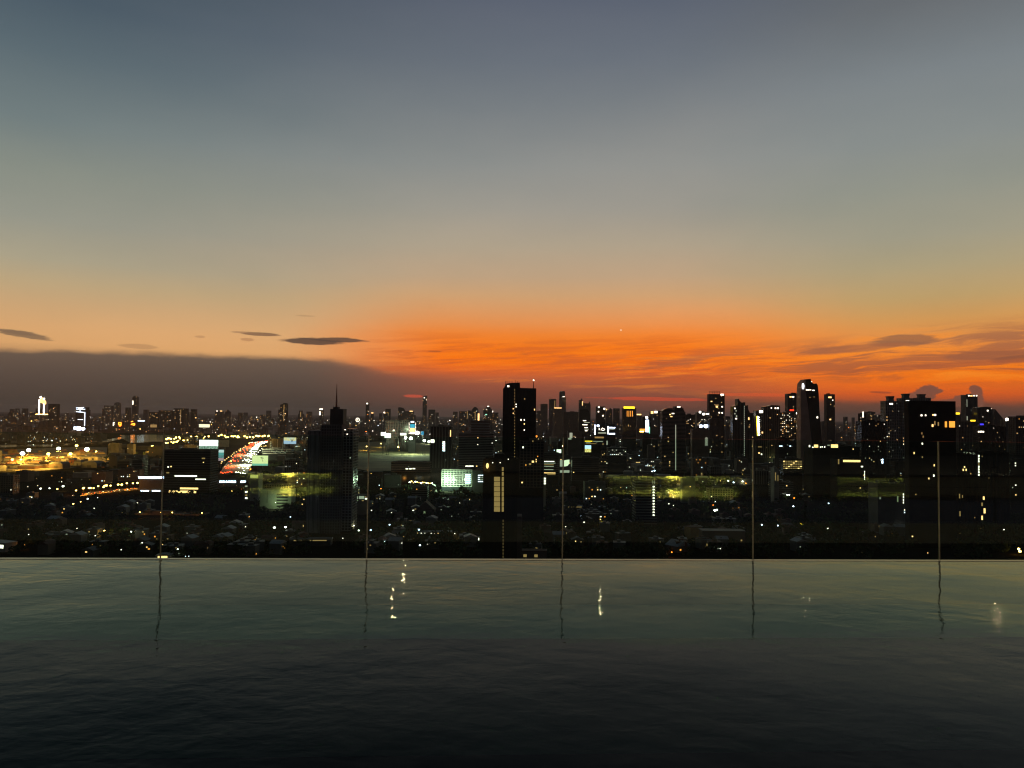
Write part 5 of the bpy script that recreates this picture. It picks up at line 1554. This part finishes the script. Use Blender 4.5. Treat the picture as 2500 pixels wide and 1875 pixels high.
    pw = {179: 2600, 255: 2600, 864: 1800, 1146: 1500, 1466: 1500, 1745: 3000, 1669: 3000, 1813: 3000, 1939: 1500, 2090: 1500, 303: 1500, 738: 1500, 907: 1500, 1828: 1500, 154: 3000}.get(u, 0)
    lamp(u, v, key, px * .62, lb, 'single street lamps', z=8, power=pw, color=(255, 176, 84) if warm or u < 300 else (255, 232, 180))

# glows: lamps that light walls, trees and open ground
def glow_lamp(u, v, z, color, power, key, px, label, **kw):
    lamp(u, v, key, px, label, 'glowing lamps', z=z, power=power, color=color, name='glow_lamp', cat='lamp', **kw)


glow_lamp(1019, 1057, 30, (240, 255, 220), 600000, 'H', 11, 'white-hot glare lamp in front of the mall', D=2480)
glow_lamp(990, 1069, 14, (236, 246, 200), 160000, 'H', 8, 'wide bright lamp under the mall boards, left', D=2500)
glow_lamp(1003, 1070, 14, (236, 246, 200), 160000, 'H', 9, 'wide bright lamp under the mall boards, right', D=2500)
glow_lamp(1036, 1076, 12, (250, 240, 190), 90000, 'H', 7, 'warm bright lamp at the field corner')
glow_lamp(1047, 1078, 12, (250, 240, 190), 60000, 'H', 6, 'small bright lamp at the field corner')
glow_lamp(930, 1083, 14, (255, 200, 90), 70000, 'h', 3, 'added golden lamp at the back of the open field, left')  # this lamp and the next two are added to light the field
glow_lamp(985, 1090, 14, (255, 200, 90), 60000, 'h', 3, 'added golden lamp in the open field, middle')
glow_lamp(895, 1090, 14, (255, 180, 70), 60000, 'h', 3, 'added golden lamp at the left of the open field')
glow_lamp(192, 1046, 16, (235, 240, 255), 120000, 'C', 13, 'big white glare below the outlined tower')
lamp(181, 1045, 'C', 9, 'left lamp of the white glare below the outlined tower', 'glowing lamps', z=16, name='glow_lamp', cat='lamp')
lamp(203, 1047, 'C', 9, 'right lamp of the white glare below the outlined tower', 'glowing lamps', z=16, name='glow_lamp', cat='lamp')
glow_lamp(467, 1094, 12, (255, 120, 80), 20000, 'o', 9, 'pinkish red glare left of the glaring billboard')
glow_lamp(610, 1145, 10, (255, 120, 50), 12000, 'o', 7, 'orange lamp cluster right of the headlights')
glow_lamp(1310, 1065, 20, (255, 150, 50), 9000, 'a', 5, 'orange lamp on a roof right of the twin-block tower', D=1200)
glow_lamp(1955, 1279, 4, (255, 236, 60), 900, 'y', 4, 'low yellow spotlight under the lit trees')
glow_lamp(2000, 1284, 4, (150, 255, 70), 900, 'g', 4, 'low green spotlight under the lit trees')
glow_lamp(2021, 1290, 4, (170, 255, 90), 400, 'W', 4, 'second green spotlight under the lit trees')
glow_lamp(1122, 1304, 5, (255, 190, 60), 1200, 'h', 4, 'spotlight under the golden tree')
glow_lamp(2487, 1340, 6, (255, 170, 50), 2500, 'h', 6, 'golden lamp washing the lower right wall')
glow_lamp(1697, 1290, 6, (255, 130, 30), 1500, 'o', 4, 'orange lamp on the corner wall low right of centre')
glow_lamp(1285, 1346, 5, (255, 90, 30), 700, 'o', 2.5, 'red-orange lamp under the low house at the rim')
glow_lamp(1640, 1348, 5, (255, 110, 40), 800, 'o', 3, 'orange lamp by the sheet-roofed house')
glow_lamp(990, 1300, 5, (120, 255, 140), 500, 'g', 3, 'green lamp by the green-lit roof')
glow_lamp(60, 1330, 5, (255, 150, 60), 600, 'a', 2, 'brown-orange lamp low at the left roofs')
glow_lamp(962, 1050, 20, (214, 240, 190), 160000, 'W', 3, 'added pale lamp washing the mall front', D=2560)  # added to brighten the mall blocks
glow_lamp(975, 1172, 8, (255, 150, 60), 5000, 'h', 4, 'orange lamp behind the dark tree clump')
for k in range(13):
    r = random.Random(k)
    lamp(1000 + 4.6 * k, 1176 + k * .35 + r.uniform(-2, 2), 'Hhw'[k % 3], 3.4, 'lamp in the string behind the dark tree clump', 'lamps behind the dark tree clump', z=6)
for (u, v) in ((1524, 1134), (1530, 1138), (1536, 1134), (1472, 1140), (1534, 1128)):
    pass

# ------------------------------------------------------------------ a few near buildings with a shape of their own
def house(label, u, v, wd, dp, h, rh, rot, wall, roofm, name='house', group=None, lit=(), gable=True):
    p = G(u, v)
    rt = thing(name, label, 'house', (p.x, p.y, 0), rot - YAW, group)
    MB().box(-wd / 2, wd / 2, -dp / 2, dp / 2, 0, h).build('wall', wall, rt)
    if gable:
        MB().prism([(-wd / 2 - .6, h + .01), (wd / 2 + .6, h + .01), (0, h + rh)], -dp / 2 - .6, dp / 2 + .6).build('roof', roofm, rt)
    else:
        MB().box(-wd / 2 - .3, wd / 2 + .3, -dp / 2 - .3, dp / 2 + .3, h + .01, h + .5).build('roof', roofm, rt)
    for (x, z, sx, sz, key) in lit:
        put_window(rt, x, -dp / 2 - .03, z, sx, sz, key)
    return rt


house('gabled temple-like house with a red-edged roof in the dark gardens', 1040, 1256, 24, 20, 7, 11, 0, conc_b, roof_r, lit=((0, 3.5, 4, 4, 'm'),))
rt = house('long low hall with a pale grey roof and a row of lamps under its eave', 1067, 1308, 44, 12, 4.5, 3.2, R(90) * 0, conc_e, roof_p, gable=False, name='long_hall')
for k in range(12):
    put_window(rt, -20 + 3.6 * k, -6.4, 3.6, 1.1, .6, 'W' if k % 3 else 'w', 'eave_lamp')
house('small house with a tilted bluish sheet roof right of centre', 1655, 1345, 18, 16, 6, 5, R(35), conc_b, roof_p, lit=((-5, 2.6, 2, 1.6, 'a'), (4, 2.6, 1.6, 1.6, 'd')))
house('low orange-lit house with arched openings at the rim near the stairwell tower', 1300, 1362, 26, 12, 7, 3, 0, conc_b, roof_r, lit=((-7, 3, 3, 2.4, 'd'), (3, 3, 3, 2.4, 'd')), gable=False)
house('orange-lit corner house low right of centre', 1692, 1318, 14, 12, 14, 3, R(20), mat('ochre_wall', (.40, .25, .10), .8), roof_r, gable=False)
house('broad brown villa with window grid low right of centre', 1762, 1330, 44, 16, 15, 3, 0, conc_b, roof_g, gable=False, lit=((-16, 6, 1.6, 1.6, 'd'), (18, 6, 1.6, 1.6, 'd')))
house('green-lit roofed house in the dark gardens', 985, 1316, 14, 10, 5, 4, R(25), conc_g, mat('roof_green', (.10, .22, .10), .7), lit=((-2, 2.5, 2, 2, 'w'), (3, 2.5, 2.4, 2, 'w')))
house('white-walled house cut by the left edge near the rim', 6, 1344, 22, 12, 8, 3, R(-20), conc_c, roof_p, gable=False, lit=((2, 5, 14, 3, 'W'),))
house('low roof lit golden at the rim left of the first seam', 400, 1363, 12, 9, 3.2, 2, R(10), shed_m, roof_p, lit=((0, 1.8, 8, 2.0, 'w'),))
house('small kiosk with two bright door lamps left of the stairwell tower foot', 1161, 1320, 10, 6, 4, 2, 0, conc_e, roof_g, gable=False, lit=((-3.4, 2.2, .9, 2.4, 'w'), (3.4, 2.2, .9, 2.4, 'W')))
for (u, v, wd, h, lb) in ((1560, 1135, 60, 8, 'long hall with a glowing yellow roof edge at centre right'), (1400, 1117, 46, 6, 'long low hall with a pale lit roof edge near the centre'), (780, 1330, 40, 6, 'low dark shed under the spired tower'), (1420, 1244, 26, 5, 'low pale roof in the dark centre')):
    rt = house(lb, u - 20, v, wd, 14, h, 2, R(5), conc_e, roof_g, gable=False, name='long_hall', lit=((0, h - .6, wd * .8, .9, 'd' if v > 1200 else 'w'),))

# ------------------------------------------------------------------ trees
leaf_m = mat('foliage_dark', (.04, .06, .025), .9, .5, .3, 0.0, .1)
bark_m = mat('bark', (.06, .045, .035), .9, .3, 1)
VAR = []
for q in range(5):
    r = random.Random(100 + q)
    b = MB()
    b.tube((0, 0, 0), (.05, 0, .42), .035, .022, 6)
    limbs = []
    for k in range(6):
        a = 2 * math.pi * k / 6 + r.uniform(-.4, .4)
        e = (.26 * math.cos(a) * r.uniform(.6, 1.2), .26 * math.sin(a) * r.uniform(.6, 1.2), .55 + r.uniform(0, .28))
        limbs.append(e)
        b.tube((.05, 0, .36 + .05 * (k % 3)), e, .016, .005, 5)
    trunk = b.mesh('tree_trunk')
    trunk.materials.append(bark_m)
    c = MB()
    cl = limbs + [(0.05, 0, .78), (r.uniform(-.15, .15), r.uniform(-.15, .15), .9), (r.uniform(-.3, .3), r.uniform(-.3, .3), .5)]
    for (x, y, z) in cl:
        rad = r.uniform(.13, .21)
        for _ in range(70):
            d = Vector((r.gauss(0, 1), r.gauss(0, 1), r.gauss(0, .8))).normalized() * rad * r.uniform(.5, 1.05)
            p = Vector((x, y, z)) + d
            nrm = (d.normalized() + Vector((r.uniform(-.6, .6), r.uniform(-.6, .6), r.uniform(-.2, .8)))).normalized()
            a1 = nrm.orthogonal().normalized()
            a1.rotate(Matrix.Rotation(r.uniform(0, 6.28), 3, nrm))
            a2 = nrm.cross(a1)
            s = r.uniform(.03, .055)
            c.quad(p - a1 * s - a2 * s * .6, p + a1 * s - a2 * s * .6, p + a1 * s + a2 * s * .6, p - a1 * s + a2 * s * .6)
    crown = c.mesh('tree_crown')
    crown.materials.append(leaf_m)
    VAR.append((trunk, crown))


def tree(u, v, hgt, label, group, q, wid=1.0):
    p = G(u, v)
    rt = thing('tree', label, 'tree', (p.x, p.y, 0), q * 1.7 + u, group)
    for nm, me in zip(('trunk', 'crown'), VAR[q % 5]):
        o = link(nm, me, rt)
        o.scale = (hgt * wid, hgt * wid, hgt)
    return rt


tree(1118, 1316, 13, 'golden lit tree at the right end of the long hall', None, 0, 1.2)
tree(1130, 1313, 11, 'smaller golden lit tree beside the long hall', None, 1, 1.2)
tree(1957, 1290, 14, 'yellow-green lit tree, left of the lit garden trees', None, 2, 1.2)
tree(1970, 1289, 12, 'olive lit tree between the yellow and green lit trees', None, 3, 1.2)
tree(1998, 1294, 14, 'bright green lit tree, right of the lit garden trees', None, 4, 1.2)
tree(2016, 1297, 11, 'green lit bush-like tree at the end of the lit garden', None, 0, 1.3)
rt_ = random.Random(21)
ZON = [(0, 180, 1225, 1345, 26, 'dark leafy tree in the unlit lower left quarter', 'dark trees lower left'), (180, 330, 1232, 1350, 18, 'dark leafy tree between the lit street and the rim', 'dark trees below the lit street'),
       (960, 1060, 1160, 1172, 20, 'dark tree of the clump in front of the striped block', 'dark tree clump'), (890, 1180, 1200, 1290, 44, 'dark tree in the gardens right of the spired tower', 'dark garden trees'),
       (1400, 1560, 1200, 1330, 34, 'dark tree in the black centre right of the middle seam', 'dark trees at the centre'), (1600, 1830, 1190, 1285, 44, 'dark tree in the gardens left of the fourth seam', 'dark trees left of the fourth seam'),
       (1845, 2210, 1215, 1350, 50, 'dark tree in the black park left of the wide black tower', 'dark park trees'), (2340, 2500, 1250, 1350, 16, 'dark tree at the foot of the far right towers', 'dark trees at far right'), (480, 640, 1285, 1350, 18, 'dark tree below the louvred block', 'dark trees below the louvred block'),
       (640, 760, 1100, 1150, 24, 'dark tree right of the pale yellow billboard', 'dark trees right of the billboard'), (240, 330, 1120, 1165, 18, 'dark tree between the port and the banded office', 'dark trees by the port')]
for (a, b, c, d, n_, lb, gp) in ZON:
    for k in range(n_):
        v = rt_.uniform(c, d)
        tree(rt_.uniform(a, b), v, rt_.uniform(8, 15), lb, gp, k, rt_.uniform(.9, 1.25))

# ------------------------------------------------------------------ low-rise quarters
rl_ = random.Random(33)
LRM = []
for q in range(6):
    wd, dp, h = rl_.uniform(7, 15), rl_.uniform(8, 14), rl_.uniform(4, 10)
    wall = MB().box(-wd / 2, wd / 2, -dp / 2, dp / 2, 0, h).mesh('house_wall')
    wall.materials.append([conc_a, conc_b, conc_e, conc_a, conc_b, conc_e][q])
    if q % 2:
        rf = MB().prism([(-wd / 2 - .5, h + .01), (wd / 2 + .5, h + .01), (0, h + wd * .22)], -dp / 2 - .5, dp / 2 + .5).mesh('house_roof')
    else:
        rf = MB().box(-wd / 2 - .3, wd / 2 + .3, -dp / 2 - .3, dp / 2 + .3, h + .01, h + .45).box(-wd * .2, wd * .1, -dp * .2, dp * .2, h + .46, h + 2.4).mesh('house_roof')
    rf.materials.append([roof_g, roof_r, roof_g, roof_p, roof_r, roof_g][q])
    LRM.append((wall, rf, wd, dp, h))
ROOFW = ['flat grey roof', 'red gable roof', 'flat dark roof', 'pale gable roof', 'flat red roof', 'grey gable roof']


def covered(u0, u1, v0, v1, D, pad=0):
    for (a, b, c, d, dd) in PROT:
        if D < dd and u1 > a - pad and u0 < b + pad and v1 > c and v0 < d:
            return True
    return False


LZ = [(-20, 400, 1215, 1358, 60, 'in the dim lower left quarter', 'houses lower left'), (400, 760, 1272, 1358, 34, 'below the ochre and louvred blocks', 'houses below the louvred block'), (860, 1190, 1196, 1350, 40, 'in the dark gardens left of the stairwell tower', 'houses in the dark gardens'),
      (1265, 1560, 1195, 1350, 46, 'in the dark quarter right of the stairwell tower', 'houses at the dark centre'), (1600, 1990, 1190, 1350, 50, 'in the dark gardens below the tan tower', 'houses right of centre'), (2000, 2210, 1200, 1330, 20, 'left of the wide black tower foot', 'houses left of the wide black tower')]
for (a, b, c, d, n_, wh, gp) in LZ:
    for k in range(n_):
        u, v = rl_.uniform(a, b), rl_.uniform(c, d)
        q = rl_.randrange(6)
        wall, rf, wd, dp, h = LRM[q]
        D = dist_at(u, v)
        if covered(u - wd / 2 * FPX / D, u + wd / 2 * FPX / D, v - (h + 4) * FPX / D, v, D):
            continue
        p = G(u, v)
        rt = thing('low_house', 'dark low house with ' + ROOFW[q] + ' ' + wh, 'house', (p.x, p.y, 0), rl_.choice((0, .12, -.15, .3, 1.57, 1.4)) - YAW, gp)
        link('wall', wall, rt)
        link('roof', rf, rt)
        if rl_.random() < .75:
            for _ in range(rl_.randint(1, 3)):
                put_window(rt, rl_.uniform(-wd * .35, wd * .35), -dp / 2 - .05, rl_.uniform(1.8, h - 1.2), rl_.uniform(1.0, 2.0), rl_.uniform(.8, 1.4), rl_.choice('wwdWadp'))

# mid-rise blocks one can still tell apart between 1.2 and 3 km
rm2 = random.Random(44)
WH = [(0, 330, 'at far left'), (330, 760, 'near the expressway'), (760, 1190, 'behind the open field'), (1190, 1480, 'near the twin-block tower'), (1480, 1760, 'near the twin-domed tower'), (1760, 2100, 'near the leaning tower'), (2100, 2520, 'near the hat-roofed towers')]
cnt = 0
for _ in range(1500):
    if cnt >= 210:
        break
    u = rm2.uniform(-20, 2520)
    D = rm2.uniform(1150, 3400)
    tall = u > 1250
    h = rm2.uniform(18, 62 if tall else 34)
    wd, dp = rm2.uniform(18, 42), rm2.uniform(14, 24)
    base = frame_at(u, D)
    ub, vb_, _ = proj(base)
    ut, vt_, _ = proj(base + Vector((0, 0, h)))
    hw = wd / 2 * FPX / D
    if vb_ > 1235 or covered(u - hw, u + hw, vt_, vb_, D, 1):
        continue
    where = next(w_ for a, b, w_ in WH if a <= max(0, min(2519, u)) < b)
    mm = rm2.choice('aebdegb')
    sty = rm2.choice(('band', 'grid', 'plain', 'plain'))
    many = rm2.random() < .5
    lab = {'a': 'grey', 'e': 'dark', 'b': 'brown', 'd': 'black', 'g': 'green-grey'}[mm] + (' slab-wide' if wd > 32 else ' narrow' if wd < 24 else '') + (' tall' if h > 42 else ' squat' if h < 26 else ' mid-rise') + {'band': ' banded block ', 'grid': ' gridded block ', 'plain': ' plain block '}[sty] + ('many lit windows ' if many else 'few lit windows ') + where
    rt, lc_, _ = tower(lab, u - hw, u + hw, vt_, D, sty, mm, dp, .13 if many else .04, 'wwWWcdap', name='mid_rise_block', cat='building', group='mid-rise blocks ' + where, prot=True, seed=cnt, vb=vb_ - 2)
    cnt += 1

# far towers that stand out of the horizon fuzz
cnt2 = 0
for _ in range(900):
    if cnt2 >= 120:
        break
    u = rm2.uniform(-10, 2510)
    D = rm2.uniform(3800, 9000)
    h = rm2.uniform(60, 150) * (1.0 if u < 1250 else 1.05)
    wd = rm2.uniform(24, 46)
    base = frame_at(u, D)
    ut, vt_, _ = proj(base + Vector((0, 0, h)))
    hw = wd / 2 * FPX / D
    if covered(u - hw, u + hw, vt_, vt_ + 30, D, 0):
        continue
    where = next(w_ for a, b, w_ in WH if a <= max(0, min(2519, u)) < b)
    T('indistinct hazy tower in the horizon fuzz ' + where.replace('near', 'above'), u - hw, u + hw, vt_, D, 'plain', rm2.choice('ebed'), 24, .06, 'wWdapd', name='horizon_tower', group='hazy horizon towers', prot=False, seed=900 + cnt2)
    cnt2 += 1

# ------------------------------------------------------------------ the rest of the city reads as one mass
rf_ = random.Random(55)
mass = {'wall': MB(), 'pale': MB()}
lights = {k: MB() for k in 'wWcahHodg'}


def speck(p, s, key):
    x, y, z = p
    b = lights[key]
    i = len(b.v)
    b.v += [(x - s, y, z), (x + s, y, z), (x, y - s, z), (x, y + s, z), (x, y, z - s * .8), (x, y, z + s * .8)]
    b.f += [tuple(i + k for k in f) for f in ((0, 2, 5), (2, 1, 5), (1, 3, 5), (3, 0, 5), (2, 0, 4), (1, 2, 4), (3, 1, 4), (0, 3, 4))]


made = 0
for _ in range(12000):
    if made >= 4700:
        break
    u = rf_.uniform(-520, 3000)
    D = 1500 + 11500 * rf_.random() ** 1.5
    h = rf_.choice((8, 10, 12, 14, 18, 22, 30)) * rf_.uniform(.8, 1.2) * (1.0 if D < 3000 else 1.5)
    wd, dp = rf_.uniform(14, 40), rf_.uniform(12, 30)
    base = frame_at(u, D)
    ub, vb_, _ = proj(base)
    hw = wd / 2 * FPX / D
    vt_ = proj(base + Vector((0, 0, h)))[1]
    if covered(u - hw, u + hw, vt_, vb_, D):
        continue
    a = rf_.uniform(-.5, .5)
    ca, sa = math.cos(a), math.sin(a)
    b = mass['pale' if rf_.random() < .25 else 'wall']
    i = len(b.v)
    for z in (0, h):
        for (x, y) in ((-wd / 2, 0), (wd / 2, 0), (wd / 2, dp), (-wd / 2, dp)):
            b.v.append((base.x + x * ca - y * sa, base.y + x * sa + y * ca, z))
    b.f += [tuple(i + k for k in q) for q in ((4, 5, 6, 7), (0, 1, 5, 4), (1, 2, 6, 5), (2, 3, 7, 6), (3, 0, 4, 7))]
    made += 1
    if rf_.random() < (.55 if D > 2500 else .35):
        for _k in range(rf_.randint(1, 2)):
            s = D / FPX * rf_.uniform(.28, .7)
            speck((base.x + rf_.uniform(-.4, .4) * wd, base.y - 1.2 - abs(sa) * wd / 2, h * rf_.uniform(.2, 1.1)), s, rf_.choice('wwwWWWccadhH'))
tag(mass['wall'].build('distant_city', conc_e), 'mass of small dark roofs filling the far city', 'city', kind='stuff')
tag(mass['pale'].build('distant_city', conc_c), 'mass of small pale roofs filling the far city', 'city', kind='stuff')
# scattered small lamps
ns = 0
for _ in range(6000):
    if ns >= 1550:
        break
    f = rf_.random()
    u = rf_.uniform(-480, 2960)
    if f < .72:
        v = 1018 + 75 * rf_.random() ** 1.25
    else:
        v = rf_.uniform(1090, 1200)
    D = dist_at(u, v, 7)
    if D < 0 or D > 20000 or covered(u, u, v - 1, v + 1, D):
        continue
    if 865 < u < 1056 and 1082 < v < 1146 and rf_.random() < .6:
        continue
    p = W(u, v, D)
    s = D / FPX * rf_.choice((.3, .4, .5, .5, .7, 1.0, 1.3))
    speck(p, s, rf_.choice('wwwwWWWWcchHHaod') if u > 700 else rf_.choice('wwwhhWWHaaowc'))
    ns += 1
names = {'w': 'warm', 'W': 'white', 'c': 'cool white', 'a': 'amber', 'h': 'bright golden', 'H': 'bright white', 'o': 'orange', 'd': 'dim', 'g': 'green'}
for k, b in lights.items():
    if b.v:
        tag(b.build('city_lights', EM[k]), 'scatter of tiny ' + names[k] + ' lights over the far city', 'lights', kind='stuff')
# dark greenery filling the gaps between roofs: nobody could count it
gr = MB()
rg_ = random.Random(77)
for (a, b, c, d, n_) in ((0, 340, 1218, 1360, 120), (400, 760, 1205, 1362, 190), (860, 1190, 1190, 1362, 150), (1265, 1610, 1190, 1362, 170), (1600, 2220, 1180, 1364, 340), (2330, 2500, 1230, 1364, 90), (240, 400, 1100, 1160, 60), (640, 760, 1110, 1180, 60), (1260, 1560, 1130, 1195, 90), (1600, 2000, 1120, 1185, 110)):
    for k in range(n_):
        u, v = rg_.uniform(a, b), rg_.uniform(c, d)
        p = G(u, v)
        if any(a_ < u < b_ and c_ < v < d_ for (a_, b_, c_, d_, dd) in PROT if dd > 90000):
            continue
        hgt = rg_.uniform(5, 11)
        for _ in range(26):
            q = p + Vector((rg_.gauss(0, .38) * hgt, rg_.gauss(0, .38) * hgt, hgt * rg_.uniform(.15, 1.0)))
            nrm = Vector((rg_.uniform(-1, 1), rg_.uniform(-1, 1), rg_.uniform(.1, 1))).normalized()
            a1 = nrm.orthogonal().normalized() * hgt * rg_.uniform(.12, .22)
            a2 = nrm.cross(a1) * .8
            gr.quad(q - a1 - a2, q + a1 - a2, q + a1 + a2, q - a1 + a2)
tag(gr.build('undergrowth', leaf_m), 'dark mass of bushes and small trees between the roofs', 'greenery', kind='stuff')
# ------------------------------------------------------------------ the evening air
hz_m = bpy.data.materials.new('evening_haze')
hz_m.use_nodes = True
ht = hz_m.node_tree
ht.nodes.clear()
pv = ht.nodes.new('ShaderNodeVolumePrincipled')
pv.inputs['Color'].default_value = (.86, .84, .84, 1)
pv.inputs['Density'].default_value = 2.6e-5
pv.inputs['Anisotropy'].default_value = .35
ho = ht.nodes.new('ShaderNodeOutputMaterial')
ht.links.new(pv.outputs[0], ho.inputs['Volume'])
hb = MB().box(-41000, 41000, -41000, 41000, -2, 345)
tag(hb.build('haze', hz_m), 'thin evening haze over the whole city', 'haze', kind='stuff')
